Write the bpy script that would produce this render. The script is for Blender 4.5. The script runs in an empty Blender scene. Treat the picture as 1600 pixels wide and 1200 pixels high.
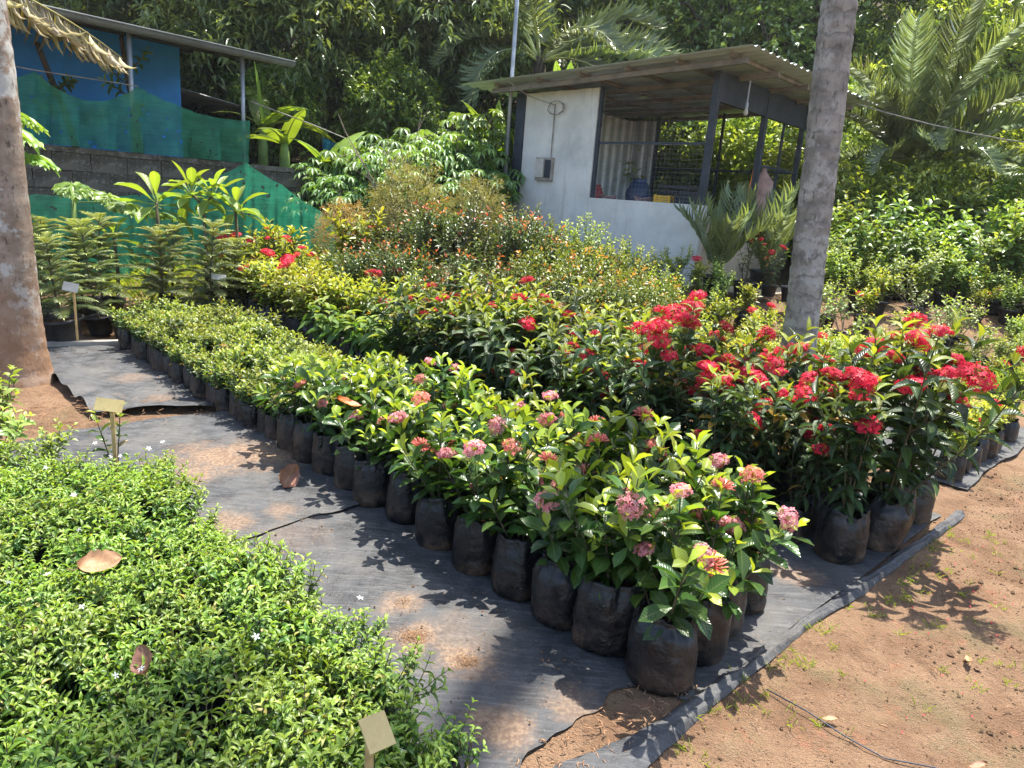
import bpy, math, random
import numpy as np
from mathutils import Matrix, Vector

# ------------------------------------------------------------------ camera, sky, sun, exposure
SC = bpy.context.scene
COL = SC.collection
cam = bpy.data.cameras.new('camera')
cam_o = bpy.data.objects.new('camera', cam)
COL.objects.link(cam_o)
cam.sensor_width = 36.0
cam.lens = 25.2
cam.clip_start = 0.05
cam.clip_end = 600
PITCH, ROLL = math.radians(14.3), math.atan2(335, 4300)
Fw = Vector((0, math.cos(PITCH), -math.sin(PITCH)))
R0 = Vector((1, 0, 0))
U0 = R0.cross(Fw)
Rv = R0 * math.cos(ROLL) + U0 * math.sin(ROLL)
Uv = U0 * math.cos(ROLL) - R0 * math.sin(ROLL)
cam_o.matrix_world = Matrix(((Rv.x, Uv.x, -Fw.x, 0), (Rv.y, Uv.y, -Fw.y, 0), (Rv.z, Uv.z, -Fw.z, 1.45), (0, 0, 0, 1)))
SC.camera = cam_o

SUN_EL, SUN_AZ = math.radians(71), math.atan2(0.48, 0.88)      # azimuth from +Y towards +X
world = bpy.data.worlds.new('World')
SC.world = world
world.use_nodes = True
wn = world.node_tree.nodes
sky = wn.new('ShaderNodeTexSky')
sky.sky_type = 'NISHITA'
sky.sun_disc = False
sky.sun_elevation = SUN_EL
sky.sun_rotation = SUN_AZ
sky.air_density = 1.0
sky.dust_density = 1.5
world.node_tree.links.new(sky.outputs[0], wn['Background'].inputs[0])
wn['Background'].inputs[1].default_value = 0.15
sun = bpy.data.lights.new('sun', 'SUN')
sun.energy = 4.7
sun.angle = math.radians(0.55)
sun.color = (1.0, 0.95, 0.86)
sun_o = bpy.data.objects.new('sun', sun)
COL.objects.link(sun_o)
sd = Vector((math.sin(SUN_AZ) * math.cos(SUN_EL), math.cos(SUN_AZ) * math.cos(SUN_EL), math.sin(SUN_EL)))
sun_o.rotation_euler = sd.to_track_quat('Z', 'Y').to_euler()
sun_o.location = (0, 0, 30)
vs = SC.view_settings
vs.view_transform = 'Standard'
vs.look = 'None'
vs.exposure = 1.4
vs.gamma = 1.0
vs.use_curve_mapping = False
SC.cycles.max_bounces = 6
SC.cycles.diffuse_bounces = 3
SC.cycles.glossy_bounces = 2
SC.cycles.transmission_bounces = 4
SC.cycles.transparent_max_bounces = 8
SC.cycles.use_adaptive_sampling = True
SC.cycles.adaptive_threshold = 0.02
SC.cycles.sample_clamp_indirect = 4.0
try:
    SC.cycles.use_denoising = True
    SC.cycles.denoiser = 'OPENIMAGEDENOISE'
except Exception:
    pass

PI = math.pi
Z3 = np.array([0., 0., 1.])


# ------------------------------------------------------------------ helpers: numbers
def nrm(v):
    v = np.asarray(v, float)
    return v / np.maximum(np.linalg.norm(v, axis=-1, keepdims=True), 1e-9)


def sm(a, b, x):
    t = np.clip((np.asarray(x, float) - a) / (b - a), 0, 1)
    return t * t * (3 - 2 * t)


def vnoise(x, y, sc, seed=0):
    g = np.random.default_rng(seed).random((64, 64))
    x = np.asarray(x, float) / sc + 1000.37
    y = np.asarray(y, float) / sc + 1000.71
    xi, yi = np.floor(x).astype(int), np.floor(y).astype(int)
    fx, fy = x - xi, y - yi
    fx, fy = fx * fx * (3 - 2 * fx), fy * fy * (3 - 2 * fy)
    a, b = g[xi % 64, yi % 64], g[(xi + 1) % 64, yi % 64]
    c, d = g[xi % 64, (yi + 1) % 64], g[(xi + 1) % 64, (yi + 1) % 64]
    return (a * (1 - fx) + b * fx) * (1 - fy) + (c * (1 - fx) + d * fx) * fy - 0.5


# ------------------------------------------------------------------ helpers: meshes and objects
def mk(name, V, Q=None, T=None, mats=(), col=None, smooth=True, mi=None):
    me = bpy.data.meshes.new(name)
    V = np.asarray(V, np.float32).reshape(-1, 3)
    Q = np.zeros((0, 4), np.int32) if Q is None else np.asarray(Q, np.int32).reshape(-1, 4)
    T = np.zeros((0, 3), np.int32) if T is None else np.asarray(T, np.int32).reshape(-1, 3)
    me.vertices.add(len(V))
    me.vertices.foreach_set('co', V.ravel())
    me.loops.add(Q.size + T.size)
    me.loops.foreach_set('vertex_index', np.concatenate([Q.ravel(), T.ravel()]))
    me.polygons.add(len(Q) + len(T))
    me.polygons.foreach_set('loop_start', np.concatenate([np.arange(len(Q)) * 4, Q.size + np.arange(len(T)) * 3]).astype(np.int32))
    me.polygons.foreach_set('use_smooth', np.full(len(Q) + len(T), bool(smooth)))
    for m in mats:
        me.materials.append(m)
    if mi is not None:
        me.polygons.foreach_set('material_index', np.asarray(mi, np.int32))
    me.update(calc_edges=True)
    if col is not None:
        at = me.color_attributes.new('lc', 'FLOAT_COLOR', 'POINT')
        at.data.foreach_set('color', np.asarray(col, np.float32).ravel())
    me.validate()
    return me


class Acc:
    """collects pieces of one mesh"""
    def __init__(s):
        s.V, s.Q, s.T, s.C, s.M4, s.M3, s.n = [], [], [], [], [], [], 0

    def add(s, V, Q=None, T=None, C=None, m=0):
        V = np.asarray(V, float).reshape(-1, 3)
        if Q is not None and len(Q):
            Q = np.asarray(Q, int).reshape(-1, 4)
            s.Q.append(Q + s.n)
            s.M4 += [m] * len(Q)
        if T is not None and len(T):
            T = np.asarray(T, int).reshape(-1, 3)
            s.T.append(T + s.n)
            s.M3 += [m] * len(T)
        s.V.append(V)
        s.C.append(np.tile([.5, 0, 0, 1.], (len(V), 1)) if C is None else C)
        s.n += len(V)
        return s

    def box(s, c, d, ax=None, m=0):
        """box centre c, full size d, optional 3 axis rows"""
        ax = np.eye(3) if ax is None else np.asarray(ax, float)
        k = np.array([[x, y, z] for z in (-.5, .5) for y in (-.5, .5) for x in (-.5, .5)]) * np.asarray(d)
        return s.add(np.asarray(c) + k @ ax, [[0, 2, 3, 1], [4, 5, 7, 6], [0, 1, 5, 4], [2, 6, 7, 3], [0, 4, 6, 2], [1, 3, 7, 5]], m=m)

    def beam(s, a, b, w, h, m=0, up=(0, 0, 1)):
        a, b = np.asarray(a, float), np.asarray(b, float)
        L = np.linalg.norm(b - a)
        x = (b - a) / L
        y = nrm(np.cross(up, x)) if abs(np.dot(x, up)) < .98 else nrm(np.cross((0, 1, 0), x))
        return s.box((a + b) / 2, (L, w, h), [x, y, np.cross(x, y)], m)

    def tube(s, pts, r, n=6, m=0, cap=True):
        V, Q, T = tube(pts, r, n, cap)
        return s.add(V, Q, T, m=m)

    def mesh(s, name, mats, smooth=True):
        V = np.concatenate(s.V)
        return mk(name, V, np.concatenate(s.Q) if s.Q else None, np.concatenate(s.T) if s.T else None, mats,
                  np.concatenate(s.C), smooth, (s.M4 + s.M3) if len(mats) > 1 else None)


def tube(pts, r, n=6, cap=True):
    pts = np.asarray(pts, float)
    m = len(pts)
    r = np.full(m, r) if np.isscalar(r) else np.asarray(r, float)
    d = nrm(np.gradient(pts, axis=0))
    ref = np.array([1., 0, 0]) if abs(d[0][0]) < .9 else np.array([0, 1., 0])
    V = []
    for i in range(m):
        e1 = nrm(ref - d[i] * (ref @ d[i]))
        ref = e1
        e2 = np.cross(d[i], e1)
        a = np.arange(n) * 2 * PI / n
        V.append(pts[i] + r[i] * (np.cos(a)[:, None] * e1 + np.sin(a)[:, None] * e2))
    V = np.concatenate(V)
    Q = [[i * n + j, i * n + (j + 1) % n, (i + 1) * n + (j + 1) % n, (i + 1) * n + j] for i in range(m - 1) for j in range(n)]
    T = []
    if cap:
        V = np.vstack([V, pts[0], pts[-1]])
        for j in range(n):
            T.append([m * n, (j + 1) % n, j])
            T.append([m * n + 1, (m - 1) * n + j, (m - 1) * n + (j + 1) % n])
    return V, Q, T


def lathe(prof, n=24, wob=None):
    """prof: list of (r, z)"""
    a = np.arange(n) * 2 * PI / n
    V = np.concatenate([np.stack([r * np.cos(a), r * np.sin(a), np.full(n, z)], 1) for r, z in prof])
    Q = [[i * n + j, i * n + (j + 1) % n, (i + 1) * n + (j + 1) % n, (i + 1) * n + j] for i in range(len(prof) - 1) for j in range(n)]
    return V, Q


def thing(name, label, cat, loc=(0, 0, 0), rz=0., sc=1., group=None):
    o = bpy.data.objects.new(name, None)
    COL.objects.link(o)
    o.empty_display_size = .1
    o.location = loc
    o.rotation_euler = (0, 0, rz)
    o.scale = (sc, sc, sc)
    o['label'] = label
    o['category'] = cat
    if group:
        o['group'] = group
    return o


def part(name, me, parent, mat4=None, loc=None, kind=None, label=None):
    o = bpy.data.objects.new(name, me)
    COL.objects.link(o)
    o.parent = parent
    if mat4 is not None:
        o.matrix_basis = Matrix([list(map(float, r)) for r in mat4])
    if loc is not None:
        o.location = loc
    if kind:
        o['kind'] = kind
    if label:
        o['label'] = label
    return o


def solo(name, me, label, cat, loc=(0, 0, 0), rz=0, sc=1, group=None, kind=None):
    o = bpy.data.objects.new(name, me)
    COL.objects.link(o)
    o.location = loc
    o.rotation_euler = (0, 0, rz) if np.isscalar(rz) else rz
    o.scale = (sc, sc, sc)
    if label:
        o['label'] = label
    if cat:
        o['category'] = cat
    if group:
        o['group'] = group
    if kind:
        o['kind'] = kind
    return o


def struct(name, me, label=None, kind='structure'):
    o = bpy.data.objects.new(name, me)
    COL.objects.link(o)
    o['kind'] = kind
    if label:
        o['label'] = label
    return o


def frame4(X, Y, Z, P):
    m = np.eye(4)
    m[:3, 0], m[:3, 1], m[:3, 2], m[:3, 3] = X, Y, Z, P
    return m


def axis_frame(d, P, spin=0., s=1.):
    """matrix that points local +Z along d"""
    d = nrm(d)
    ref = np.array([1., 0, 0]) if abs(d[0]) < .8 else np.array([0, 1., 0])
    X = nrm(ref - d * (ref @ d))
    Y = np.cross(d, X)
    c, q = math.cos(spin), math.sin(spin)
    return frame4((X * c + Y * q) * s, (Y * c - X * q) * s, d * s, P)


ORD = ['first', 'second', 'third', 'fourth', 'fifth', 'sixth', 'seventh', 'eighth', 'ninth', 'tenth', 'eleventh', 'twelfth', 'thirteenth',
       'fourteenth', 'fifteenth', 'sixteenth', 'seventeenth', 'eighteenth', 'nineteenth', 'twentieth', 'twenty-first', 'twenty-second',
       'twenty-third', 'twenty-fourth', 'twenty-fifth', 'twenty-sixth', 'twenty-seventh', 'twenty-eighth', 'twenty-ninth', 'thirtieth']


# ------------------------------------------------------------------ helpers: materials
def new_mat(name):
    m = bpy.data.materials.new(name)
    m.use_nodes = True
    nt = m.node_tree
    nt.nodes.clear()
    out = nt.nodes.new('ShaderNodeOutputMaterial')
    return m, nt, out


def N(nt, typ, **kw):
    n = nt.nodes.new(typ)
    for k, v in kw.items():
        if k.startswith('i_'):
            key = k[2:]
            n.inputs[int(key) if key.isdigit() else key.replace('_', ' ')].default_value = v
        else:
            setattr(n, k, v)
    return n


def c4(c):
    return (c[0], c[1], c[2], 1.)


def mixc(nt, fac, a, b, typ='MIX'):
    n = nt.nodes.new('ShaderNodeMix')
    n.data_type = 'RGBA'
    n.blend_type = typ
    for k, v in ((0, fac), (6, a), (7, b)):
        if isinstance(v, bpy.types.NodeSocket):
            nt.links.new(v, n.inputs[k])
        elif k == 0:
            n.inputs[0].default_value = v
        else:
            n.inputs[k].default_value = c4(v)
    return n.outputs[2]


def maprange(nt, v, a, b, c=0., d=1., smooth=True):
    n = nt.nodes.new('ShaderNodeMapRange')
    if smooth:
        n.interpolation_type = 'SMOOTHSTEP'
    nt.links.new(v, n.inputs[0])
    for i, x in enumerate((a, b, c, d)):
        n.inputs[i + 1].default_value = x
    return n.outputs[0]


def noise(nt, scale, detail=4., rough=.55, vec=None, obj=True):
    n = N(nt, 'ShaderNodeTexNoise')
    n.inputs['Scale'].default_value = scale
    n.inputs['Detail'].default_value = detail
    n.inputs['Roughness'].default_value = rough
    if vec is None:
        tc = N(nt, 'ShaderNodeTexCoord')
        vec = tc.outputs['Object']
    nt.links.new(vec, n.inputs['Vector'])
    return n.outputs['Fac']


def bump(nt, h, strength=.3, dist=.01):
    n = N(nt, 'ShaderNodeBump')
    n.inputs['Strength'].default_value = strength
    n.inputs['Distance'].default_value = dist
    nt.links.new(h, n.inputs['Height'])
    return n.outputs['Normal']


def pbsdf(nt, out, col, rough=.6, spec=.4, normal=None, metal=0.):
    p = N(nt, 'ShaderNodeBsdfPrincipled')
    if isinstance(col, bpy.types.NodeSocket):
        nt.links.new(col, p.inputs['Base Color'])
    else:
        p.inputs['Base Color'].default_value = c4(col)
    if isinstance(rough, bpy.types.NodeSocket):
        nt.links.new(rough, p.inputs['Roughness'])
    else:
        p.inputs['Roughness'].default_value = rough
    p.inputs['Specular IOR Level'].default_value = spec
    p.inputs['Metallic'].default_value = metal
    if normal is not None:
        nt.links.new(normal, p.inputs['Normal'])
    if out is not None:
        nt.links.new(p.outputs[0], out.inputs[0])
    return p


def tone(c):
    l = .3 * c[0] + .6 * c[1] + .1 * c[2]
    return (1.08 * (c[0] * .96 + l * .04), c[1] * .96 + l * .04, c[2] * .96 + l * .04)


def leaf_mat(name, dark, base, young, trans=.3, rough=.38, veins=0., spec=.5, tint=(1.25, 1.2, .35), rib=.35, old=None):
    dark, base, young = tone(dark), tone(base), tone(young)
    m, nt, out = new_mat(name)
    at = N(nt, 'ShaderNodeAttribute', attribute_name='lc')
    sep = N(nt, 'ShaderNodeSeparateColor')
    nt.links.new(at.outputs['Color'], sep.inputs[0])
    oi = N(nt, 'ShaderNodeObjectInfo')
    c = mixc(nt, maprange(nt, sep.outputs[0], 0, 1, 0, 1, False), dark, base)
    if old:
        c = mixc(nt, maprange(nt, sep.outputs[0], .955, .965), c, old)
    c = mixc(nt, sep.outputs[1], c, young)
    hs = N(nt, 'ShaderNodeHueSaturation')
    nt.links.new(maprange(nt, oi.outputs['Random'], 0, 1, .80, 1.2, False), hs.inputs['Value'])
    nt.links.new(maprange(nt, oi.outputs['Random'], 0, 1, .488, .512, False), hs.inputs['Hue'])
    nt.links.new(c, hs.inputs['Color'])
    c = hs.outputs[0]
    if rib:
        lighter = mixc(nt, .45, c, (.45, .5, .2))
        c = mixc(nt, maprange(nt, at.outputs['Alpha'], .05, .16, rib, 0.), c, lighter)
    nrmal = None
    if veins:
        w = N(nt, 'ShaderNodeMath', operation='MULTIPLY_ADD')
        nt.links.new(sep.outputs[2], w.inputs[0])
        w.inputs[1].default_value = 75.
        w2 = N(nt, 'ShaderNodeMath', operation='MULTIPLY')
        nt.links.new(at.outputs['Alpha'], w2.inputs[0])
        w2.inputs[1].default_value = -12.
        nt.links.new(w2.outputs[0], w.inputs[2])
        s = N(nt, 'ShaderNodeMath', operation='SINE')
        nt.links.new(w.outputs[0], s.inputs[0])
        nrmal = bump(nt, s.outputs[0], veins, .002)
    p = pbsdf(nt, None, c, rough, spec, nrmal)
    tr = N(nt, 'ShaderNodeBsdfTranslucent')
    nt.links.new(mixc(nt, 1., c, tint, 'MULTIPLY'), tr.inputs[0])
    mx = N(nt, 'ShaderNodeMixShader')
    mx.inputs[0].default_value = trans
    nt.links.new(p.outputs[0], mx.inputs[1])
    nt.links.new(tr.outputs[0], mx.inputs[2])
    nt.links.new(mx.outputs[0], out.inputs[0])
    return m


def plain(name, col, rough=.6, spec=.4, var=.25, nscale=6., bstr=0., bscale=40., bdist=.004, metal=0., dirt=None, dirt_amt=.5, dscale=3.):
    m, nt, out = new_mat(name)
    f = noise(nt, nscale)
    c = mixc(nt, maprange(nt, f, .3, .7), tuple(x * (1 - var) for x in col), tuple(min(1, x * (1 + var)) for x in col))
    if dirt:
        c = mixc(nt, maprange(nt, noise(nt, dscale, 6, .65), .5, .72, 0, dirt_amt), c, dirt)
    nm = bump(nt, noise(nt, bscale, 5), bstr, bdist) if bstr else None
    pbsdf(nt, out, c, rough, spec, nm, metal)
    return m


def petal_mat(name, a, b, trans=.3):
    m, nt, out = new_mat(name)
    at = N(nt, 'ShaderNodeAttribute', attribute_name='lc')
    sep = N(nt, 'ShaderNodeSeparateColor')
    nt.links.new(at.outputs['Color'], sep.inputs[0])
    oi = N(nt, 'ShaderNodeObjectInfo')
    c = mixc(nt, sep.outputs[0], a, b)
    hs = N(nt, 'ShaderNodeHueSaturation')
    nt.links.new(maprange(nt, oi.outputs['Random'], 0, 1, .75, 1.15, False), hs.inputs['Value'])
    nt.links.new(c, hs.inputs['Color'])
    c = hs.outputs[0]
    p = pbsdf(nt, None, c, .55, .3)
    tr = N(nt, 'ShaderNodeBsdfTranslucent')
    nt.links.new(c, tr.inputs[0])
    mx = N(nt, 'ShaderNodeMixShader')
    mx.inputs[0].default_value = trans
    nt.links.new(p.outputs[0], mx.inputs[1])
    nt.links.new(tr.outputs[0], mx.inputs[2])
    nt.links.new(mx.outputs[0], out.inputs[0])
    return m


# foliage ---------------------------------------------------------
M = {}
M['wright'] = leaf_mat('jasmine_leaf', (.035, .105, .02), (.10, .235, .032), (.33, .50, .06), .38, .40, old=(.40, .34, .10))
M['dwarf'] = leaf_mat('dwarf_leaf', (.035, .08, .02), (.085, .165, .03), (.36, .44, .06), .34, .40, old=(.40, .24, .06))
M['pink'] = leaf_mat('pink_ixora_leaf', (.028, .075, .020), (.075, .165, .028), (.38, .52, .045), .40, .25, .25, old=(.26, .20, .07))
M['red'] = leaf_mat('red_ixora_leaf', (.026, .056, .022), (.062, .125, .028), (.36, .45, .05), .34, .32, .5, old=(.38, .22, .04))
M['cocoa'] = leaf_mat('drooping_leaf', (.06, .16, .03), (.13, .27, .05), (.34, .47, .09), .34, .34, .9)
M['yellow'] = leaf_mat('yellow_green_leaf', (.11, .18, .022), (.24, .34, .035), (.50, .55, .06), .38, .42, old=(.42, .18, .04))
M['gold'] = leaf_mat('golden_leaf', (.40, .46, .03), (.60, .62, .06), (.70, .68, .08), .36, .45)
M['syz'] = leaf_mat('eugenia_leaf', (.045, .085, .025), (.13, .20, .045), (.68, .12, .06), .32, .36)
M['syzy'] = leaf_mat('eugenia_yellow_leaf', (.085, .15, .025), (.22, .31, .045), (.72, .32, .05), .34, .36)
M['fine'] = leaf_mat('tea_tree_leaf', (.15, .18, .05), (.30, .33, .10), (.46, .42, .16), .34, .5, rib=0)
M['finer'] = leaf_mat('tea_tree_rusty_leaf', (.17, .17, .06), (.33, .31, .11), (.60, .26, .13), .34, .5, rib=0)
M['cassava'] = leaf_mat('cassava_leaf', (.09, .19, .06), (.17, .31, .09), (.28, .45, .10), .32, .42)
M['broad'] = leaf_mat('broad_leaf', (.07, .15, .035), (.16, .28, .055), (.32, .46, .08), .36, .33)
M['light'] = leaf_mat('light_leaf', (.13, .22, .05), (.25, .37, .08), (.42, .52, .10), .38, .40)
M['tree'] = leaf_mat('tree_leaf', (.055, .10, .045), (.155, .24, .085), (.36, .48, .13), .36, .28, rib=0)
M['tree2'] = leaf_mat('tree_bright_leaf', (.12, .20, .055), (.30, .43, .09), (.50, .62, .13), .42, .34, rib=0)
M['arau'] = leaf_mat('araucaria_needle', (.075, .12, .06), (.155, .215, .105), (.40, .49, .17), .26, .55, rib=0)
M['frangi'] = leaf_mat('frangipani_leaf', (.08, .17, .03), (.15, .28, .04), (.34, .48, .07), .46, .34, .6, rib=.7)
M['papaya'] = leaf_mat('papaya_leaf', (.10, .21, .05), (.19, .35, .07), (.34, .50, .10), .42, .42, rib=.6)
M['banana'] = leaf_mat('banana_leaf', (.08, .17, .03), (.19, .33, .05), (.34, .50, .06), .46, .36, .5, rib=.6)
M['coco'] = leaf_mat('coconut_leaflet', (.13, .20, .10), (.25, .34, .18), (.34, .42, .22), .42, .22, rib=0)
M['dryfrond'] = leaf_mat('dry_frond_leaflet', (.18, .15, .11), (.34, .29, .22), (.34, .32, .05), .25, .6, rib=0)
M['grass'] = leaf_mat('grass_blade', (.16, .27, .04), (.30, .42, .07), (.45, .52, .10), .38, .5, rib=0)
M['dead'] = leaf_mat('dead_leaf', (.24, .12, .06), (.38, .21, .12), (.40, .28, .15), .15, .6, .08)
M['deadorange'] = leaf_mat('dead_orange_leaf', (.50, .16, .03), (.68, .26, .05), (.5, .3, .1), .3, .5, .1)
M['stem'] = plain('green_brown_stem', (.10, .085, .05), .7, .2)
M['twig'] = plain('pale_twig', (.34, .27, .21), .8, .2)
M['bark'] = plain('dark_bark', (.085, .07, .055), .85, .2, .4, 5., .6, 18., .02)
M['petiole'] = plain('green_petiole', (.16, .24, .07), .5, .3)
M['petred'] = petal_mat('red_petal', (.64, .010, .045), (.92, .05, .10))
M['petcrim'] = petal_mat('crimson_petal', (.56, .010, .045), (.82, .04, .09))
M['petpink'] = petal_mat('pink_petal', (.85, .24, .28), (.92, .47, .47))
M['petcoral'] = petal_mat('coral_petal', (.80, .15, .12), (.88, .36, .27))
M['petbud'] = petal_mat('brown_bud', (.32, .10, .05), (.5, .2, .11))
M['petwhite'] = petal_mat('white_petal', (.80, .80, .76), (.88, .88, .86))
M['petorange'] = petal_mat('orange_petal', (.75, .10, .02), (.85, .2, .04))


def bag_mat():
    m, nt, out = new_mat('black_poly_bag')
    tc = N(nt, 'ShaderNodeTexCoord')
    oi = N(nt, 'ShaderNodeObjectInfo')
    sx = N(nt, 'ShaderNodeSeparateXYZ')
    nt.links.new(tc.outputs['Object'], sx.inputs[0])
    va = N(nt, 'ShaderNodeVectorMath', operation='ADD')
    nt.links.new(tc.outputs['Object'], va.inputs[0])
    cb = N(nt, 'ShaderNodeCombineXYZ')
    for k in range(3):
        nt.links.new(maprange(nt, oi.outputs['Random'], 0, 1, 0, 17., False), cb.inputs[k])
    nt.links.new(cb.outputs[0], va.inputs[1])
    v = va.outputs[0]
    n1 = noise(nt, 9., 6, .65, v)
    n2 = noise(nt, 40., 5, .6, v)
    c = mixc(nt, maprange(nt, n1, .35, .7), (.008, .008, .009), (.022, .022, .023))
    dust = mixc(nt, maprange(nt, n2, .52, .75, 0, .45), c, (.13, .12, .10))
    c = mixc(nt, maprange(nt, n1, .45, .7, 0, .75), c, dust)
    mud = N(nt, 'ShaderNodeMath', operation='MULTIPLY')
    nt.links.new(maprange(nt, sx.outputs[2], .0, .12, 1., 0.), mud.inputs[0])
    nt.links.new(maprange(nt, n1, .42, .66, 0, .75), mud.inputs[1])
    c = mixc(nt, mud.outputs[0], c, (.16, .09, .05))
    pbsdf(nt, out, c, maprange(nt, n1, .3, .7, .24, .5), .5, bump(nt, noise(nt, 22., 5, .6, v), .55, .02))
    return m


M['bag'] = bag_mat()
M['pot'] = plain('black_plastic_pot', (.022, .022, .023), .5, .4, .4, 8., .1, 30., .004, dirt=(.14, .11, .085), dirt_amt=.5)
M['soil'] = plain('potting_soil', (.075, .045, .028), .95, .1, .5, 30., .8, 60., .01)
M['card'] = plain('sign_card', (.46, .36, .16), .7, .2, .15, 10., dirt=(.35, .24, .12), dirt_amt=.6, dscale=14.)
M['cardw'] = plain('white_sign_card', (.50, .48, .42), .65, .2, .1, 10.)
M['wood'] = plain('pale_wood', (.48, .32, .14), .7, .2, .3, 14.)
M['greywood'] = plain('weathered_batten', (.28, .26, .23), .85, .2, .3, 9., .4, 30.)


# ------------------------------------------------------------------ leaf kit
def leaf_t(n=4, shape='ell', fold=.12, curl=.6, base=.05):
    t = np.linspace(0, 1, n + 1)
    if shape == 'ell':
        w = np.sin(PI * np.clip(t, 0, 1)) ** .75
    elif shape == 'lan':
        w = np.sin(PI * t ** .75) ** .95
    elif shape == 'obo':
        w = np.sin(PI * t ** 1.5) ** .8
    else:
        w = np.minimum(1, t * 6 + .3) * (1 - t ** 2.2)
    w = np.maximum(w, base)
    w[-1] = .02
    ang = curl * (t - .15)
    dx, dz = np.cos(ang), -np.sin(ang)
    x = np.concatenate([[0], np.cumsum((dx[1:] + dx[:-1]) / 2)]) / n
    z = np.concatenate([[0], np.cumsum((dz[1:] + dz[:-1]) / 2)]) / n
    V, al, ac = [], [], []
    for i in range(n + 1):
        for k in (-1, 0, 1):
            V.append([x[i], k * w[i] / 2, z[i] + (fold * w[i] if k else 0)])
            al.append(t[i])
            ac.append(abs(k))
    Q = []
    for i in range(n):
        for k in (0, 1):
            a = i * 3 + k
            Q.append([a, a + 3, a + 4, a + 1])
    return np.array(V), np.array(Q), np.array(al), np.array(ac, float)


def leaf_flat(curl=.5, fold=.12):
    """cheapest leaf: a folded diamond of two quads"""
    V = np.array([[0, 0, 0], [.45, -.5, -.1 * curl + fold], [1, 0, -.45 * curl], [.45, .5, -.1 * curl + fold], [.45, 0, -.1 * curl]])
    return V, np.array([[0, 1, 2, 4], [0, 4, 2, 3]]), np.array([0, .45, 1, .45, .45]), np.array([0, 1, 0, 1, 0.])


def leaves_np(pl, temps, rng, fold_scale=1.):
    """pl (N,12): pos3 xdir3 up3 L W young -> V,Q,C"""
    pl = np.asarray(pl, float).reshape(-1, 12)
    X = nrm(pl[:, 3:6])
    Y = np.cross(pl[:, 6:9], X)
    bad = np.linalg.norm(Y, axis=1) < 1e-4
    Y[bad] = np.cross(np.array([1., .2, 0]), X[bad])
    Y = nrm(Y)
    Zv = np.cross(X, Y)
    which = rng.integers(0, len(temps), len(pl))
    rnd = rng.random(len(pl))
    Vs, Qs, Cs, n0 = [], [], [], 0
    for k, (tv, tq, al, ac) in enumerate(temps):
        I = np.nonzero(which == k)[0]
        if not len(I):
            continue
        L, W = pl[I, 9][:, None, None], pl[I, 10][:, None, None]
        V = pl[I, None, 0:3] + L * tv[None, :, 0:1] * X[I, None] + W * tv[None, :, 1:2] * Y[I, None] + \
            (L * tv[None, :, 2:3]) * Zv[I, None]
        nv = len(tv)
        Vs.append(V.reshape(-1, 3))
        Qs.append((tq[None] + (np.arange(len(I)) * nv)[:, None, None]).reshape(-1, 4) + n0)
        C = np.zeros((len(I), nv, 4))
        C[..., 0] = rnd[I, None]
        C[..., 1] = np.clip(pl[I, 11], 0, 1)[:, None]
        C[..., 2] = al[None]
        C[..., 3] = ac[None]
        Cs.append(C.reshape(-1, 4))
        n0 += len(I) * nv
    return np.concatenate(Vs), np.concatenate(Qs), np.concatenate(Cs)


def leaf_mesh(name, pl, temps, rng, mat):
    V, Q, C = leaves_np(pl, temps, rng)
    return mk(name, V, Q, None, [mat], C)


def grow(rng, p, d, L, n=6, up=.0, wob=.06):
    p, d = np.array(p, float), nrm(d)
    pts = [p.copy()]
    for i in range(n):
        d = nrm(d + np.array([0, 0, up]) + rng.normal(0, wob, 3))
        p = p + d * L / n
        pts.append(p.copy())
    return np.array(pts)


def along(pts, u):
    seg = np.linalg.norm(np.diff(pts, axis=0), axis=1)
    cs = np.concatenate([[0], np.cumsum(seg)])
    s = np.clip(u, 0, 1) * cs[-1]
    i = min(np.searchsorted(cs, s, 'right') - 1, len(seg) - 1)
    f = (s - cs[i]) / max(seg[i], 1e-9)
    return pts[i] * (1 - f) + pts[i + 1] * f, nrm(pts[i + 1] - pts[i])


def dress(rng, pts, out, start, inter, L, W, a0=75, a1=35, whorl=2, ltip=.55, lbase=.8, droop=0., ytop=.35, yamt=1., jit=.18, turn=PI / 2):
    tot = np.linalg.norm(np.diff(pts, axis=0), axis=1).sum()
    n = max(2, int(tot * (1 - start) / inter) + 1)
    ph = rng.random() * 6.28
    for i in range(n):
        f = i / (n - 1)
        p, d = along(pts, start + (1 - start) * f)
        ref = np.array([1., 0, 0]) if abs(d[0]) < .8 else np.array([0, 1., 0])
        e1 = nrm(ref - d * (ref @ d))
        e2 = np.cross(d, e1)
        k = lbase + (1 - lbase) * min(1, f * 2.5)
        if f > .75:
            k *= 1 - (1 - ltip) * (f - .75) / .25
        for w in range(whorl):
            az = ph + i * turn + w * 2 * PI / whorl + rng.normal(0, jit)
            a = math.radians(a0 + (a1 - a0) * f ** 1.6 + rng.normal(0, 7))
            r = e1 * math.cos(az) + e2 * math.sin(az)
            x = d * math.cos(a) + r * math.sin(a)
            x = nrm(x + np.array([0, 0, -droop * (1 - .6 * f)]))
            up = nrm(d + .35 * Z3 + rng.normal(0, .12, 3))
            l = L * k * rng.uniform(.82, 1.15)
            y = max(0., (f - 1 + ytop) / ytop) * yamt * rng.uniform(.5, 1.15) if ytop > 0 else 0
            out.append([*p, *x, *up, l, W * k * rng.uniform(.88, 1.12), y])


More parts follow.
